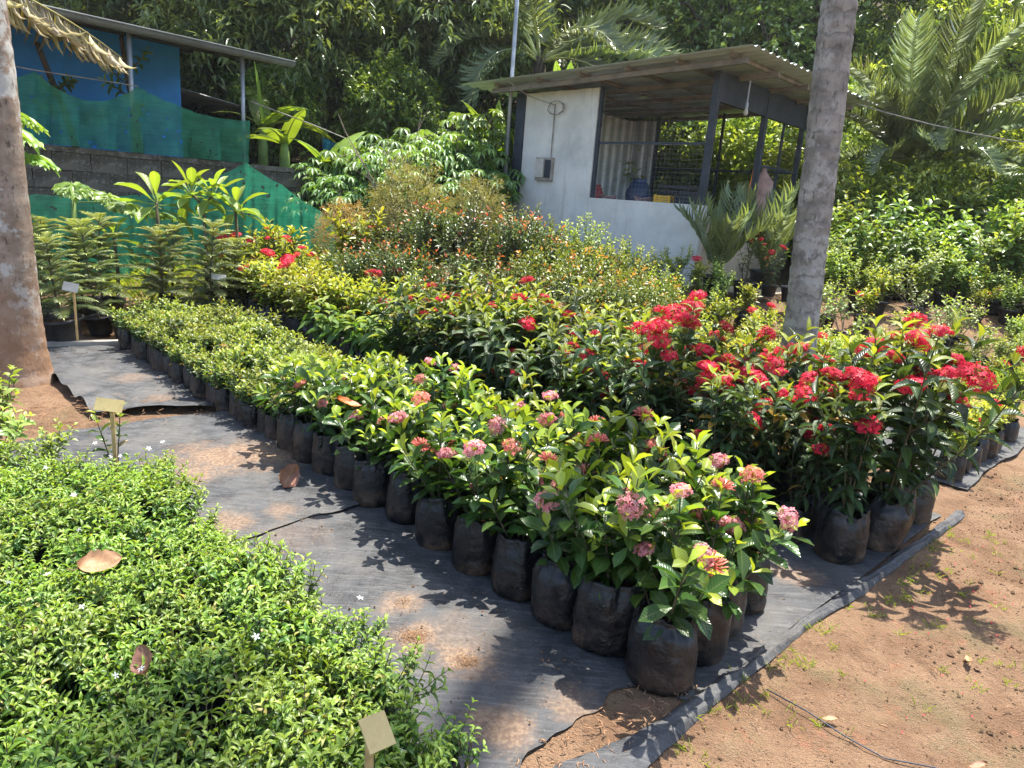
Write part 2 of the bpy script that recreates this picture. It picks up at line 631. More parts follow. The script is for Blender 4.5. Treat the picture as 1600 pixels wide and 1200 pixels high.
T_ELL = [leaf_t(4, 'ell', f, c) for f, c in ((.10, .35), (.16, .7), (.08, .95))]
T_OBO = [leaf_t(4, 'obo', f, c) for f, c in ((.12, .15), (.16, .5), (.08, .8))]
T_LAN = [leaf_t(5, 'lan', f, c) for f, c in ((.10, .5), (.14, .9), (.07, 1.3))]
T_ARC = [leaf_t(4, 'lan', f, c) for f, c in ((.14, .8), (.16, 1.2), (.10, 1.5))]
T_SML = [leaf_t(2, 'ell', f, c) for f, c in ((.14, .4), (.10, .9))]
T_FLAT = [leaf_flat(.3), leaf_flat(.8), leaf_flat(1.2, .05)]
T_STRIP = [leaf_t(3, 'strip', f, c) for f, c in ((.10, .3), (.12, .7))]
T_STRIP1 = [leaf_t(2, 'strip', .15, c) for c in (.15, .5)]


def stem_mesh(name, polys, mat=None, n=4):
    A = Acc()
    for pts, r0, r1 in polys:
        A.tube(pts, np.linspace(r0, r1, len(pts)), n, cap=False)
    return A.mesh(name, [mat or M['stem']])


# ------------------------------------------------------------------ flower heads
def floret_t():
    V, Q = [[0, 0, 0]], []
    for k in range(4):
        a = k * PI / 2
        c, s = math.cos(a), math.sin(a)
        b = len(V)
        V += [[.55 * c - .3 * s, .55 * s + .3 * c, .06], [1.0 * c, 1.0 * s, .0], [.55 * c + .3 * s, .55 * s - .3 * c, .06]]
        Q.append([0, b + 2, b + 1, b])
    return np.array(V), np.array(Q)


def flower_head(name, rng, R, n, mat, flat=.6, fl=.011, stalk=True, bud=False):
    fv, fq = floret_t()
    A = Acc()
    g = PI * (3 - 5 ** .5)
    for i in range(n):
        zc = 1 - (i + .5) / n * 1.02
        rr = math.sqrt(max(0, 1 - zc * zc))
        a = i * g + rng.normal(0, .2)
        d = np.array([rr * math.cos(a), rr * math.sin(a), max(zc, -.05)])
        q = rng.uniform(.78, 1.08)
        p = np.array([d[0] * R, d[1] * R, d[2] * R * flat]) * q
        nd = nrm(d * [1, 1, 1.3] + rng.normal(0, .35, 3))
        m = axis_frame(nd, p, rng.random() * 3, fl * rng.uniform(.7, 1.15))
        C = np.tile([rng.random(), 0, 0, 1.], (len(fv), 1))
        if bud:
            e = p + nd * fl * 1.6
            V, Q, T = tube([p * .3, p, e], [.0008, .0016, .0022], 3, True)
            A.add(V, Q, T, np.tile([rng.random(), 0, 0, 1.], (len(V), 1)))
        else:
            A.add(fv @ m[:3, :3].T + m[:3, 3], fq, None, C)
            if i % 2 == 0:
                V, Q, T = tube([np.array([0, 0, -R * .35]) + p * .15, p], .0009, 3, False)
                A.add(V, Q, T, np.tile([0., 0, 0, 1.], (len(V), 1)))
    return A.mesh(name, [mat])


rg = np.random.default_rng(7)
HEAD = {
    'red': [flower_head('red_head', rg, .060, 95, M['petred'], .55, .0125) for _ in range(3)] +
           [flower_head('red_head', rg, .045, 60, M['petcrim'], .75, .012) for _ in range(2)],
    'pink': [flower_head('pink_head', rg, .034, 70, M['petpink'], .85, .0085) for _ in range(3)],
    'coral': [flower_head('coral_head', rg, .032, 60, M['petcoral'], .75, .0085) for _ in range(3)],
    'bud': [flower_head('bud_head', rg, .030, 50, M['petbud'], .6, .008, bud=True) for _ in range(2)],
    'cbud': [flower_head('coral_bud_head', rg, .028, 55, M['petcoral'], .7, .009, bud=True) for _ in range(2)],
    'rbud': [flower_head('red_bud_head', rg, .045, 70, M['petcrim'], .6, .010, bud=True) for _ in range(2)],
    'orange': [flower_head('orange_head', rg, .04, 60, M['petorange'], .7, .011)],
}


def white_flower():
    A = Acc()
    for k in range(5):
        a = k * 2 * PI / 5
        c, s = math.cos(a), math.sin(a)
        A.add([[0, 0, 0], [.6 * c - .22 * s, .6 * s + .22 * c, .05], [c, s, .0], [.6 * c + .22 * s, .6 * s - .22 * c, .05]], [[0, 3, 2, 1]],
              None, np.tile([rg.random(), 0, 0, 1.], (4, 1)))
    V, Q, T = tube([[0, 0, -.5], [0, 0, 0.05]], .08, 4)
    A.add(V, Q, T)
    return A.mesh('white_flower', [M['petwhite']])


WHITE = white_flower()


# ------------------------------------------------------------------ bags and pots
def bag(rng, r, h, fold=.0, n=40):
    """black polythene grow bag: slumped, creased body, crumpled open collar; returns bag and soil meshes"""
    a = np.arange(n) * 2 * PI / n
    ph = rng.random(8) * 6.28
    sq = rng.uniform(.02, .06)
    lean = rng.normal(0, .04, 2)
    rows = []
    prof = [(.0, 0), (.86, .0), (.97, .02), (1.02, .08), (1.03, .17), (1.02, .26), (1.02, .36), (1.03, .46), (1.01, .56), (1.0, .66), (.99, .74), (.97 - fold * .3, .82), (.95 - fold * .7, .88), (.94 - fold, .94), (.96 - fold * .8, 1.0)]
    crease = np.abs(np.sin(4 * a + ph[3] + 1.1 * np.sin(2 * a + ph[6]))) ** 12        # few sharp vertical folds
    rim = rng.normal(0, 1, 9)
    rimz = np.interp(a, np.linspace(0, 2 * PI, 10), np.append(rim, rim[0]))
    for k, (q, z) in enumerate(prof):
        rad = q * r * (1 + sq * np.cos(2 * a + ph[0]) + .03 * np.cos(3 * a + ph[1]) + .015 * np.sin(5 * a + ph[2] + z * 3))
        rad = rad * (1 - (.035 + .22 * sm(.5, 1, z)) * crease + .02 * np.sin(11 * a + ph[4] + 9 * z) * sm(.3, 1, z))
        rad = rad + r * (.035 * vnoise(a * 1.3 + ph[5], z * 6 + np.zeros(n), .45, 90 + int(ph[7] * 5)) + rng.normal(0, .010, n)) * (k > 1)
        rad = rad - r * .012 * (k % 2) * (k > 2)
        zz = z * h + h * .055 * rimz * sm(.7, 1, z)
        if k == 0:
            rad = rad * 0 + .001
        rows.append(np.stack([rad * np.cos(a) + lean[0] * z * r, rad * np.sin(a) + lean[1] * z * r, zz], 1))
    # collar folded back inside
    top = rows[-1]
    rows.append(top * [.90, .90, 1] - [0, 0, h * .03])
    rows.append(top * [.82, .82, 1] - [0, 0, h * .24])
    V = np.concatenate(rows)
    Q = [[i * n + j, i * n + (j + 1) % n, (i + 1) * n + (j + 1) % n, (i + 1) * n + j] for i in range(len(rows) - 1) for j in range(n)]
    b = mk('grow_bag', V, Q, None, [M['bag']])
    sz = h * .80
    sv = [[lean[0] * r, lean[1] * r, sz + .01]]
    for q in (.45, .86):
        for x in a[::2]:
            sv.append([q * r * .9 * math.cos(x), q * r * .9 * math.sin(x), sz + rng.normal(0, .004)])
    m = n // 2
    T = [[0, 1 + j, 1 + (j + 1) % m] for j in range(m)]
    Q = [[1 + j, 1 + m + j, 1 + m + (j + 1) % m, 1 + (j + 1) % m] for j in range(m)]
    return b, mk('soil', sv, Q, T, [M['soil']])


def pot(r, h, mat=None, lip=True):
    k = .74
    prof = [(.001, 0), (r * k, 0), (r * (k + .02), .01), (r * .97, h * .86)]
    if lip:
        prof += [(r * 1.03, h * .87), (r * 1.06, h * .9), (r * 1.06, h), (r * 1.0, h), (r * .95, h * .98)]
    else:
        prof += [(r, h), (r * .96, h)]
    prof += [(r * .93, h * .8)]
    V, Q = lathe(prof, 28)
    p = mk('pot', V, Q, None, [mat or M['pot']])
    V, Q = lathe([(.001, h * .86), (r * .5, h * .85), (r * .95, h * .82)], 14)
    return p, mk('soil', V, Q, None, [M['soil']])


rg = np.random.default_rng(11)
BAG_BIG = [bag(rg, .102, .235, f) for f in (0, .05, .22, .12, 0, .3)]
BAG_MID = [bag(rg, .088, .21, f) for f in (0, .08, .18, .02)]
BAG_SML = [bag(rg, .062, .17, f) for f in (0, .06, .12)]
POT_BIG = pot(.20, .26)
POT_MID = pot(.15, .22)
POT_SML = pot(.11, .17)


# ------------------------------------------------------------------ the ground
def wall_d(x, y):
    """distance behind the block wall line (positive = on the house terrace)"""
    return (np.asarray(x) + 3.62) * -.771 + (np.asarray(y) - 10.2) * .637


def gz(x, y):
    x, y = np.asarray(x, float), np.asarray(y, float)
    right = sm(-2.6, -.6, x)
    z = .60 * sm(6.7, 8.5, y) * right + .30 * sm(6.9, 9., y) * (1 - right)
    z = z + .11 * np.clip(y - 9.5, 0, None) + .30 * np.clip(y - 17, 0, None)
    z = z + .35 * np.clip(np.abs(x) - 14, 0, None) * sm(3, 9, y)
    z = np.minimum(z, 26 + 0 * z)
    return np.maximum(z, (1.5 + .1 * np.clip(y - 12, 0, None)) * sm(.30, .55, wall_d(x, y)) * sm(-1, 5.5, y))


KX, KY = .53, 2.0
AX, AY = -.70, .714        # along the path, away from the camera
BX, BY = .714, .70         # across the beds, to the right


def st(s, t):
    return KX + AX * s + BX * t, KY + AY * s + BY * t


def to_st(x, y):
    return (x - KX) * AX + (y - KY) * AY, (x - KX) * BX + (y - KY) * BY


def near_h(x, y):
    h = .022 * vnoise(x, y, .55, 1) + .014 * vnoise(x, y, .21, 2) + .010 * vnoise(x, y, .09, 3) + .010 * vnoise(x, y, .045, 4)
    return h * sm(9, 5, y)


def ground_mat():
    m, nt, out = new_mat('laterite_soil')
    tc = N(nt, 'ShaderNodeTexCoord')
    v = tc.outputs['Object']
    big = noise(nt, .9, 4, .55, v)
    mid = noise(nt, 4.5, 6, .62, v)
    fine = noise(nt, 38., 6, .65, v)
    grit = noise(nt, 150., 3, .6, v)
    c = mixc(nt, maprange(nt, mid, .36, .64), (.215, .125, .072), (.32, .20, .12))
    c = mixc(nt, maprange(nt, big, .48, .64, 0, .7), c, (.34, .215, .13))
    c = mixc(nt, maprange(nt, noise(nt, 2.3, 5, .6, v), .54, .66, 0, .5), c, (.19, .165, .085))
    c = mixc(nt, maprange(nt, noise(nt, 7., 5, .65, v), .58, .7, 0, .7), c, (.36, .17, .10))
    c = mixc(nt, maprange(nt, fine, .54, .68, 0, .55), c, (.10, .06, .04))
    c = mixc(nt, maprange(nt, grit, .6, .72, 0, .5), c, (.5, .38, .27))
    ad = N(nt, 'ShaderNodeMath', operation='ADD')
    nt.links.new(fine, ad.inputs[0])
    nt.links.new(grit, ad.inputs[1])
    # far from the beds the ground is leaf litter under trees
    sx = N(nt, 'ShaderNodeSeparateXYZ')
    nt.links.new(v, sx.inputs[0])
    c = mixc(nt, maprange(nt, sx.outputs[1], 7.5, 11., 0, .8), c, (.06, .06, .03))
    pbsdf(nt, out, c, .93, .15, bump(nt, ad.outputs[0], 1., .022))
    return m


M['ground'] = ground_mat()
xs = np.concatenate([np.linspace(-220, -30, 20), np.linspace(-28, -5, 60), np.arange(-4.8, -.2, .08), np.arange(-.2, 4.4, .022), np.linspace(4.5, 30, 80), np.linspace(32, 220, 20)])
ys = np.concatenate([np.linspace(-120, 0, 14), np.arange(.4, 1.2, .1), np.arange(1.2, 4.6, .022), np.arange(4.65, 13, .14), np.linspace(13.2, 30, 40), np.linspace(32, 260, 30)])
gx, gy = np.meshgrid(xs, ys)
gzz = gz(gx, gy) + near_h(gx, gy)
nx, ny = len(xs), len(ys)
V = np.stack([gx, gy, gzz], -1).reshape(-1, 3)
ii = np.arange(nx * ny).reshape(ny, nx)
Q = np.stack([ii[:-1, :-1], ii[:-1, 1:], ii[1:, 1:], ii[1:, :-1]], -1).reshape(-1, 4)
struct('ground', mk('ground', V, Q, None, [M['ground']]), 'reddish bare soil with moss stains and grit')


SPILLS = [(-.33, 2.30, .10, .7), (-.26, 2.10, .11, .75), (-.07, 1.98, .12, .75), (-.12, 2.12, .2, .3), (-1.50, 3.50, .34, .9), (-1.25, 3.62, .24, .85), (-1.16, 2.80, .13, .75), (-.98, 2.95, .11, .6),
          (.05, 1.70, .12, .85), (.25, 1.84, .12, .6), (-2.7, 4.9, .16, .5), (-2.3, 4.5, .14, .5), (1.25, 2.75, .13, .7), (-1.55, 3.2, .16, .5), (-.85, 2.75, .2, .25)]


def mat_mat():
    m, nt, out = new_mat('woven_weed_mat')
    tc = N(nt, 'ShaderNodeTexCoord')
    v = tc.outputs['Object']
    n1 = noise(nt, 2.2, 6, .62, v)
    n2 = noise(nt, 11., 6, .65, v)
    n3 = noise(nt, 70., 4, .6, v)
    c = mixc(nt, maprange(nt, n2, .35, .65), (.032, .033, .036), (.066, .068, .072))
    # dust and dried mud
    c = mixc(nt, maprange(nt, n1, .46, .66, 0, .5), c, (.125, .115, .10))
    d = mixc(nt, maprange(nt, n3, .5, .7, 0, .7), c, (.30, .20, .12))
    c = mixc(nt, maprange(nt, noise(nt, 1.4, 5, .6, v), .56, .70, 0, .5), c, d)
    c = mixc(nt, maprange(nt, noise(nt, 160., 2, .5, v), .68, .76, 0, .55), c, (.42, .36, .28))
    mpv = N(nt, 'ShaderNodeMapping')
    mpv.inputs['Rotation'].default_value = (0, 0, .78)
    mpv.inputs['Scale'].default_value = (3., 40., 1.)
    nt.links.new(v, mpv.inputs[0])
    stk = noise(nt, 1.6, 6, .7, mpv.outputs[0])
    c = mixc(nt, maprange(nt, stk, .50, .64, 0, .45), c, (.15, .145, .14))
    c = mixc(nt, maprange(nt, stk, .30, .42, .6, 0.), c, (.012, .012, .014))
    n4 = noise(nt, 9., 7, .75, v)
    for (sx_, sy_, sr, amt) in SPILLS:
        ds = N(nt, 'ShaderNodeVectorMath', operation='DISTANCE')
        nt.links.new(v, ds.inputs[0])
        ds.inputs[1].default_value = (sx_, sy_, .02)
        q = N(nt, 'ShaderNodeMath', operation='MULTIPLY_ADD')
        nt.links.new(n4, q.inputs[0])
        q.inputs[1].default_value = -2.4 * sr
        nt.links.new(ds.outputs['Value'], q.inputs[2])
        sp = mixc(nt, maprange(nt, n3, .42, .62), (.15, .09, .055), (.27, .18, .11))
        c = mixc(nt, maprange(nt, q.outputs[0], -1.0 * sr, -.1 * sr, amt, 0.), c, sp)
    w = N(nt, 'ShaderNodeTexWave', wave_type='BANDS', bands_direction='DIAGONAL')
    w.inputs['Scale'].default_value = 160.
    w.inputs['Distortion'].default_value = 1.
    nt.links.new(v, w.inputs['Vector'])
    ad = N(nt, 'ShaderNodeMath', operation='MULTIPLY_ADD')
    nt.links.new(n2, ad.inputs[0])
    ad.inputs[1].default_value = 3.
    nt.links.new(stk, ad.inputs[2])
    pbsdf(nt, out, c, maprange(nt, n2, .35, .65, .5, .72), .4, bump(nt, ad.outputs[0], .6, .008))
    return m


M['mat'] = mat_mat()


def mat_sheet(name, label, s0f, s1f, t0, t1, ds, dt, lift, amp, seed, extra=None):
    """s0f/s1f: functions of t for the near and far edge"""
    tt = np.arange(t0, t1 + 1e-6, dt)
    S0, S1 = s0f(tt), s1f(tt)
    n = int(max(S1 - S0) / ds) + 1
    f = np.linspace(0, 1, n)[:, None]
    S = S0 * (1 - f) + S1 * f
    T = np.broadcast_to(tt, S.shape)
    x, y = st(S, T)
    wr = amp * (np.abs(vnoise(x * .8 + y * .6, y * .3, .30, seed)) * 1.6 + vnoise(x, y, .13, seed + 1) * .5 + vnoise(x, y, .6, seed + 2))
    z = gz(x, y) + near_h(x, y) * .4 + lift + wr + .012
    if extra is not None:
        z = z + extra(S, T)
    nv = S.shape
    i = np.arange(nv[0] * nv[1]).reshape(nv)
    Q = np.stack([i[:-1, :-1], i[:-1, 1:], i[1:, 1:], i[1:, :-1]], -1).reshape(-1, 4)
    return struct(name, mk(name, np.stack([x, y, z], -1).reshape(-1, 3), Q, None, [M['mat']]), label)


def E1(t):
    return np.where(t < -.05, .03 + .05 * vnoise(t, t, .11, 5) - .10 * sm(-.45, -.75, t), -.15 + .02 * vnoise(t, t, .3, 5)) + 0 * t


mat_sheet('weed_mat', 'near sheet of black woven weed mat on the path', E1, lambda t: 1.72 + .05 * vnoise(t, t, .3, 8), -2.6, 2.35, .03, .03, .004, .013, 20)
mat_sheet('weed_mat', 'middle sheet of weed mat with sandy soil on it', lambda t: 1.60 + .07 * vnoise(t, t, .2, 9), lambda t: 3.30 + .12 * vnoise(t, t, .25, 10), -1.5, 1.3, .03, .03, .018, .014, 24)


def fold3(S, T):
    e = sm(-.42, -.62, T) * sm(3.55, 3.75, S) * sm(5.2, 4.6, S)
    return .06 * e * (1 + 1.2 * vnoise(S, T, .16, 33)) + .035 * sm(3.66, 3.54, S) * sm(.1, -.2, T)


mat_sheet('weed_mat', 'far sheet of weed mat, crumpled along its edge by the palm trunk', lambda t: 3.42 + .12 * vnoise(t, t, .35, 11) + .12 * sm(0, -.6, t), lambda t: 5.75 + .05 * vnoise(t, t, .3, 12), -.72, 1.3, .03, .03, .006, .02, 28, fold3)
mat_sheet('weed_mat', 'weed mat under the red flowered bushes at the right', lambda t: -.12 + .05 * vnoise(t, t, .4, 15), lambda t: 1.0 + 0 * t, 2.9, 5.0, .05, .05, .006, .02, 32)

# rolled hem of the mat along the dirt
tt = np.arange(-1.05, 2.5, .025)
prof = np.linspace(-1, 1, 9)
V = []
for t in tt:
    s = -.165 - .035 * sm(.6, 2.3, t) + .02 * vnoise(t, 0, .5, 41) + .05 * sm(-.2, -.9, t)
    w = .028 + .016 * vnoise(t, 3, .25, 42) + .06 * sm(.0, -.6, t)
    hgt = .020 + .018 * vnoise(t, 7, .18, 43) + .01 * vnoise(t, 9, .06, 44)
    for p in prof:
        x, y = st(s + p * w, t)
        V.append([x, y, float(gz(x, y) + near_h(x, y)) + .006 + max(.002, hgt) * (1 - p * p) ** .6 + .004 * math.sin(p * 7 + t * 9)])
n = len(prof)
i = np.arange(len(tt) * n).reshape(len(tt), n)
Q = np.stack([i[:-1, :-1], i[:-1, 1:], i[1:, 1:], i[1:, :-1]], -1).reshape(-1, 4)
struct('weed_mat', mk('weed_mat', V, Q, None, [M['mat']]), 'rolled hem of the black mat along the red dirt')


# loose sand left on the mat
def sand_patch(name, x, y, rx, ry, h, seed, label, rot=0.):
    n, k = 30, 9
    V = [[0, 0, h]]
    for j in range(1, k):
        q = j / (k - 1)
        for i in range(n):
            a = i * 2 * PI / n
            w = 1 + .7 * vnoise(math.cos(a) * 2, math.sin(a) * 2, .7, seed) + .25 * vnoise(math.cos(a) * 2, math.sin(a) * 2, .2, seed + 1)
            px, py = rx * q * w * math.cos(a), ry * q * w * math.sin(a)
            V.append([px, py, h * (1 - q * q) - .003 * q + .35 * h * vnoise(px, py, .02, seed) * (q < .97)])
    T = [[0, 1 + i, 1 + (i + 1) % n] for i in range(n)]
    Q = [[1 + j * n + i, 1 + (j + 1) * n + i, 1 + (j + 1) * n + (i + 1) % n, 1 + j * n + (i + 1) % n] for j in range(k - 2) for i in range(n)]
    o = struct(name, mk(name, V, Q, T, [M['sand']]), label, 'stuff')
    o.location = (x, y, float(gz(x, y)) + .024)
    o.rotation_euler = (0, 0, rot)


def sand_mat():
    m, nt, out = new_mat('sandy_soil')
    f, g = noise(nt, 60., 5, .65), noise(nt, 14., 5, .6)
    c = mixc(nt, maprange(nt, g, .35, .65), (.34, .20, .11), (.50, .33, .19))
    c = mixc(nt, maprange(nt, f, .55, .7, 0, .6), c, (.16, .09, .05))
    pbsdf(nt, out, c, .95, .1, bump(nt, f, .7, .008))
    return m


M['sand'] = sand_mat()
GR = np.array([[0, 0, 1], [.9, 0, .2], [-.4, .8, .2], [-.4, -.8, .2]])
for (x, y, r, n, lab) in ((-.33, 2.30, .055, 260, 'scatter of brown sand grains on the mat, farthest of three by the jasmine bed'), (-.26, 2.10, .050, 700, 'heap of red sand grains on the mat, middle of three by the jasmine bed'),
                          (-.07, 1.98, .060, 900, 'heap of red sand grains on the mat, nearest of three by the jasmine bed'), (-1.45, 3.52, .22, 1500, 'drift of soil crumbs across the middle of the path')):
    rr = np.random.default_rng(int(n))
    A = Acc()
    for k in range(n):
        dx, dy = rr.normal(0, r * .5, 2)
        q = rr.uniform(.0014, .0036)
        z = .020 + .010 * math.exp(-(dx * dx + dy * dy) / (r * r * .3)) * rr.random()
        A.add(GR * q * rr.uniform(.7, 1.4, 3) + [dx, dy, z], None, [[0, 1, 2], [0, 2, 3], [0, 3, 1]])
    o = struct('sand', A.mesh('sand', [M['sand']], False), lab, 'stuff')
    o.location = (x, y, float(gz(x, y)))



# ------------------------------------------------------------------ the shed
OX, OY = 2.12, 8.9
SU, SV = np.array([-.75, .66]), np.array([.66, .75])


def sh(u, v, z):
    p = np.array([OX, OY]) + SU * u + SV * v
    return np.array([p[0], p[1], z])


def white_wall_mat():
    m, nt, out = new_mat('whitewashed_wall')
    f = noise(nt, 3., 6, .6)
    c = mixc(nt, maprange(nt, f, .3, .7), (.58, .58, .55), (.72, .72, .68))
    c = mixc(nt, maprange(nt, noise(nt, 1.3, 6, .65), .5, .7, 0, .6), c, (.42, .44, .44))
    mpv = N(nt, 'ShaderNodeMapping')
    mpv.inputs['Scale'].default_value = (9., 9., .8)
    nt.links.new(N(nt, 'ShaderNodeTexCoord').outputs['Object'], mpv.inputs[0])
    c = mixc(nt, maprange(nt, noise(nt, 1., 6, .65, mpv.outputs[0]), .55, .72, 0, .45), c, (.33, .33, .30))
    c = mixc(nt, maprange(nt, noise(nt, 25., 4, .6), .62, .75, 0, .35), c, (.35, .34, .3))
    pbsdf(nt, out, c, .85, .2, bump(nt, noise(nt, 30., 5), .25, .01))
    return m


M['white'] = white_wall_mat()
M['beige'] = plain('stained_plaster', (.52, .44, .33), .9, .2, .25, 3., .3, 25., .01, dirt=(.22, .17, .12), dirt_amt=.7)
M['zinc'] = plain('zinc_sheet', (.50, .54, .55), .42, .5, .15, 3., metal=.35, dirt=(.30, .28, .26), dirt_amt=.35)
M['darksteel'] = plain('dark_painted_steel', (.028, .036, .050), .5, .45, .3, 7.)
M['rustbeam'] = plain('primer_painted_beam', (.21, .19, .17), .7, .3, .3, 6., dirt=(.2, .12, .07))
M['wire'] = plain('galvanised_wire', (.16, .17, .18), .5, .5, .2)
M['greysteel'] = plain('grey_steel_pole', (.30, .33, .36), .45, .5, .2, 5., metal=.4)
shed = thing('nursery_shed', 'white walled open shed with zinc sheet roof and wire mesh sides', 'shed', (OX, OY, 0))


def shp(name, A, mats, smooth=False, parent=None, **kw):
    me = A.mesh(name, mats, smooth)
    me.transform(Matrix.Translation((-OX, -OY, 0)))
    return part(name, me, parent or shed, **kw)


AXS = [np.array([*SU, 0]), np.array([*SV, 0]), Z3]


def shbox(A, u0, u1, v0, v1, z0, z1, m=0):
    return A.box(sh((u0 + u1) / 2, (v0 + v1) / 2, (z0 + z1) / 2), (u1 - u0, v1 - v0, z1 - z0), AXS, m)


A = Acc()
# rough-topped solid front wall
us = np.linspace(1.71, 2.97, 26)
top = 2.96 - .02 * (us - 1.7) + .018 * vnoise(us, us, .12, 3)
V, Q = [], []
for u, z in zip(us, top):
    V += [sh(u, 0, .5), sh(u, 0, z), sh(u, .14, z), sh(u, .14, .5)]
for k in range(len(us) - 1):
    b = k * 4
    for e in range(4):
        Q.append([b + e, b + (e + 1) % 4, b + 4 + (e + 1) % 4, b + 4 + e])
V = np.array(V)
A.add(V, Q)
b = len(V) - 4
A.add(V[:4], [[0, 3, 2, 1]])
A.add(V[-4:], [[0, 1, 2, 3]])
shp('wall', A, [M['white']], label='whitewashed wall with an electricity meter box')
A = Acc()
shbox(A, .0, 1.705, .0, .12, .45, 1.57)
shp('knee_wall', A, [M['white']])
A = Acc()
shbox(A, -.003, .115, .122, 2.8, .45, 1.45)
shp('knee_wall', A, [M['beige']], label='stained plaster side wall')
A = Acc()
shbox(A, .118, 2.5, 2.68, 2.8, .45, 1.45)
shp('knee_wall', A, [M['white']])
A = Acc()
shbox(A, 2.972, 3.14, -.02, .05, 1.58, 2.94)
shp('dark_panel', A, [M['darksteel']])
A = Acc()
shbox(A, 2.98, 3.12, .05, .11, .5, 1.57)
shp('wall', A, [M['white']])
A = Acc()
shbox(A, .1, 3.0, .1, 2.75, .45, .75)
shp('shed_floor', A, [M['beige']])


def corrug(p0, du, dv, lu, lv, period, amp, zc=None):
    """sheet with ridges running along du; profile across dv"""
    n = int(lv / period * 8) + 1
    q = np.linspace(0, lv, n)
    prof = amp * np.clip(1.6 * np.sin(q * 2 * PI / period), -1, 1)
    nn = nrm(np.cross(du, dv))
    V, Q = [], []
    for j in range(n):
        for e in (0, lu / 2, lu):
            V.append(np.asarray(p0) + np.asarray(du) * e + np.asarray(dv) * q[j] + nn * prof[j])
    for j in range(n - 1):
        for e in (0, 1):
            a = j * 3 + e
            Q.append([a, a + 1, a + 4, a + 3])
    return V, Q


# inner corrugated walls
A = Acc()
A.add(*corrug(sh(2.95, .15, .8), Z3, np.array([*SV, 0]), 2.1, 2.6, .22, .015))
shp('sheet_wall', A, [M['zinc']])
A = Acc()
A.add(*corrug(sh(2.5, 2.74, .8), Z3, np.array([*SU, 0]), 2.1, .45, .22, .015))
shp('sheet_wall', A, [M['zinc']])
# posts, beam, rails
for (u, v, z0, z1, w) in ((.06, .06, 1.57, 3.08, .075), (.06, 1.45, 1.45, 3.0, .07), (.06, 2.74, 1.45, 3.0, .06), (1.3, 2.74, 1.45, 3.0, .035), (2.46, 2.74, 1.45, 2.98, .05), (.06, 2.1, 1.45, 2.8, .03), (1.69, .05, 1.57, 2.98, .05)):
    A = Acc()
    shbox(A, u - w / 2, u + w / 2, v - w / 2, v + w / 2, z0, z1)
    shp('post', A, [M['darksteel']])
A = Acc()
shbox(A, .03, .09, .105, 2.9, 2.76, 3.08)
shp('fascia_beam', A, [M['darksteel']])
for (u0, u1, v, z) in ((.0975, 1.66, .06, 2.28), (.12, 2.43, 2.74, 2.15)):
    A = Acc()
    shbox(A, u0, u1, v - .015, v + .015, z - .015, z + .015)
    shp('rail', A, [M['darksteel']])
A = Acc()
shbox(A, .045, .075, 1.49, 2.70, 2.135, 2.165)
shp('rail', A, [M['darksteel']])
# wire mesh panels
def wires(name, p, q, z0, z1, step, r):
    A = Acc()
    L = np.linalg.norm(q - p)
    d = (q - p) / L
    for e in np.arange(step / 2, L, step):
        A.tube([p + d * e + Z3 * (z0 - p[2]), p + d * e + Z3 * (z1 - p[2])], r, 3, cap=False)
    for z in np.arange(z0 + step / 2, z1, step):
        A.tube([[*p[:2], z], [*q[:2], z]], r, 3, cap=False)
    shp(name, A, [M['wire']], kind='stuff')


wires('wire_mesh', sh(.10, .03, 0), sh(1.66, .03, 0), 1.575, 2.95, .055, .0012)
wires('wire_mesh', sh(.12, 2.73, 0), sh(2.43, 2.73, 0), 1.455, 2.95, .10, .0012)
# roof: frame and sheets
def rz(u):
    return 3.135 - .045 * u


for v in (-.30, .55, 1.45, 2.35, 3.15):
    A = Acc()
    A.beam(sh(-.45, v, rz(-.45) - .055), sh(3.35, v, rz(3.35) - .055), .05, .06)
    shp('rafter', A, [M['rustbeam']])
for u in (-.30, .35, 1.05, 1.75, 2.45, 3.2):
    A = Acc()
    A.beam(sh(u, -.42, rz(u) - .002), sh(u, 3.5, rz(u) - .002), .04, .04)
    shp('purlin', A, [M['rustbeam']])
du = nrm(sh(1, 0, rz(1)) - sh(0, 0, rz(0)))
for k in range(4):
    A = Acc()
    A.add(*corrug(sh(-.62, -.58 + k * 1.06, rz(-.62) + .034 + .006 * (k % 2)), du, np.array([*SV, 0]), 4.35 + .04 * (k % 2), 1.10, .19, .013))
    shp('roof_sheet', A, [M['zinc']])
# meter box, conduit, cables, bulb
A = Acc()
shbox(A, 2.36, 2.66, -.05, -.002, 1.76, 2.07)
mf = shp('meter_box', A, [M['greywood']])
A = Acc()
shbox(A, 2.50, 2.645, -.075, -.052, 1.80, 2.05)
shp('cover', A, [M['cardw']], parent=mf)
A = Acc()
shbox(A, 2.385, 2.485, -.062, -.052, 1.80, 2.04)
shp('cavity_shade', A, [M['darksteel']], parent=mf)  # dark raised panel drawn in place of the shaded open cavity
A = Acc()
A.tube([sh(2.42, -.02, 2.07), sh(2.42, -.02, 2.78)], .008, 5)
shp('conduit', A, [M['greywood']])
A = Acc()
rr = np.random.default_rng(5)
for k in range(5):
    a = rr.uniform(0, 6)
    pts = [sh(2.42 + .12 * math.cos(a + w) * (1 + .3 * rr.random()) - .05, -.04 - .04 * rr.random(), 2.72 + .09 * math.sin(a + w)) for w in np.linspace(0, 4.5, 9)]
    A.tube(pts, .005, 4)
A.tube([sh(2.9, -.5, 3.02), sh(2.7, -.3, 2.86), sh(2.55, -.12, 2.80), sh(2.40, -.05, 2.76)], .006, 4)
shp('cable_tangle', A, [M['greywood']])
A = Acc()
A.tube([sh(-.1, .55, 3.05), sh(-.1, .55, 2.80)], .012, 6)
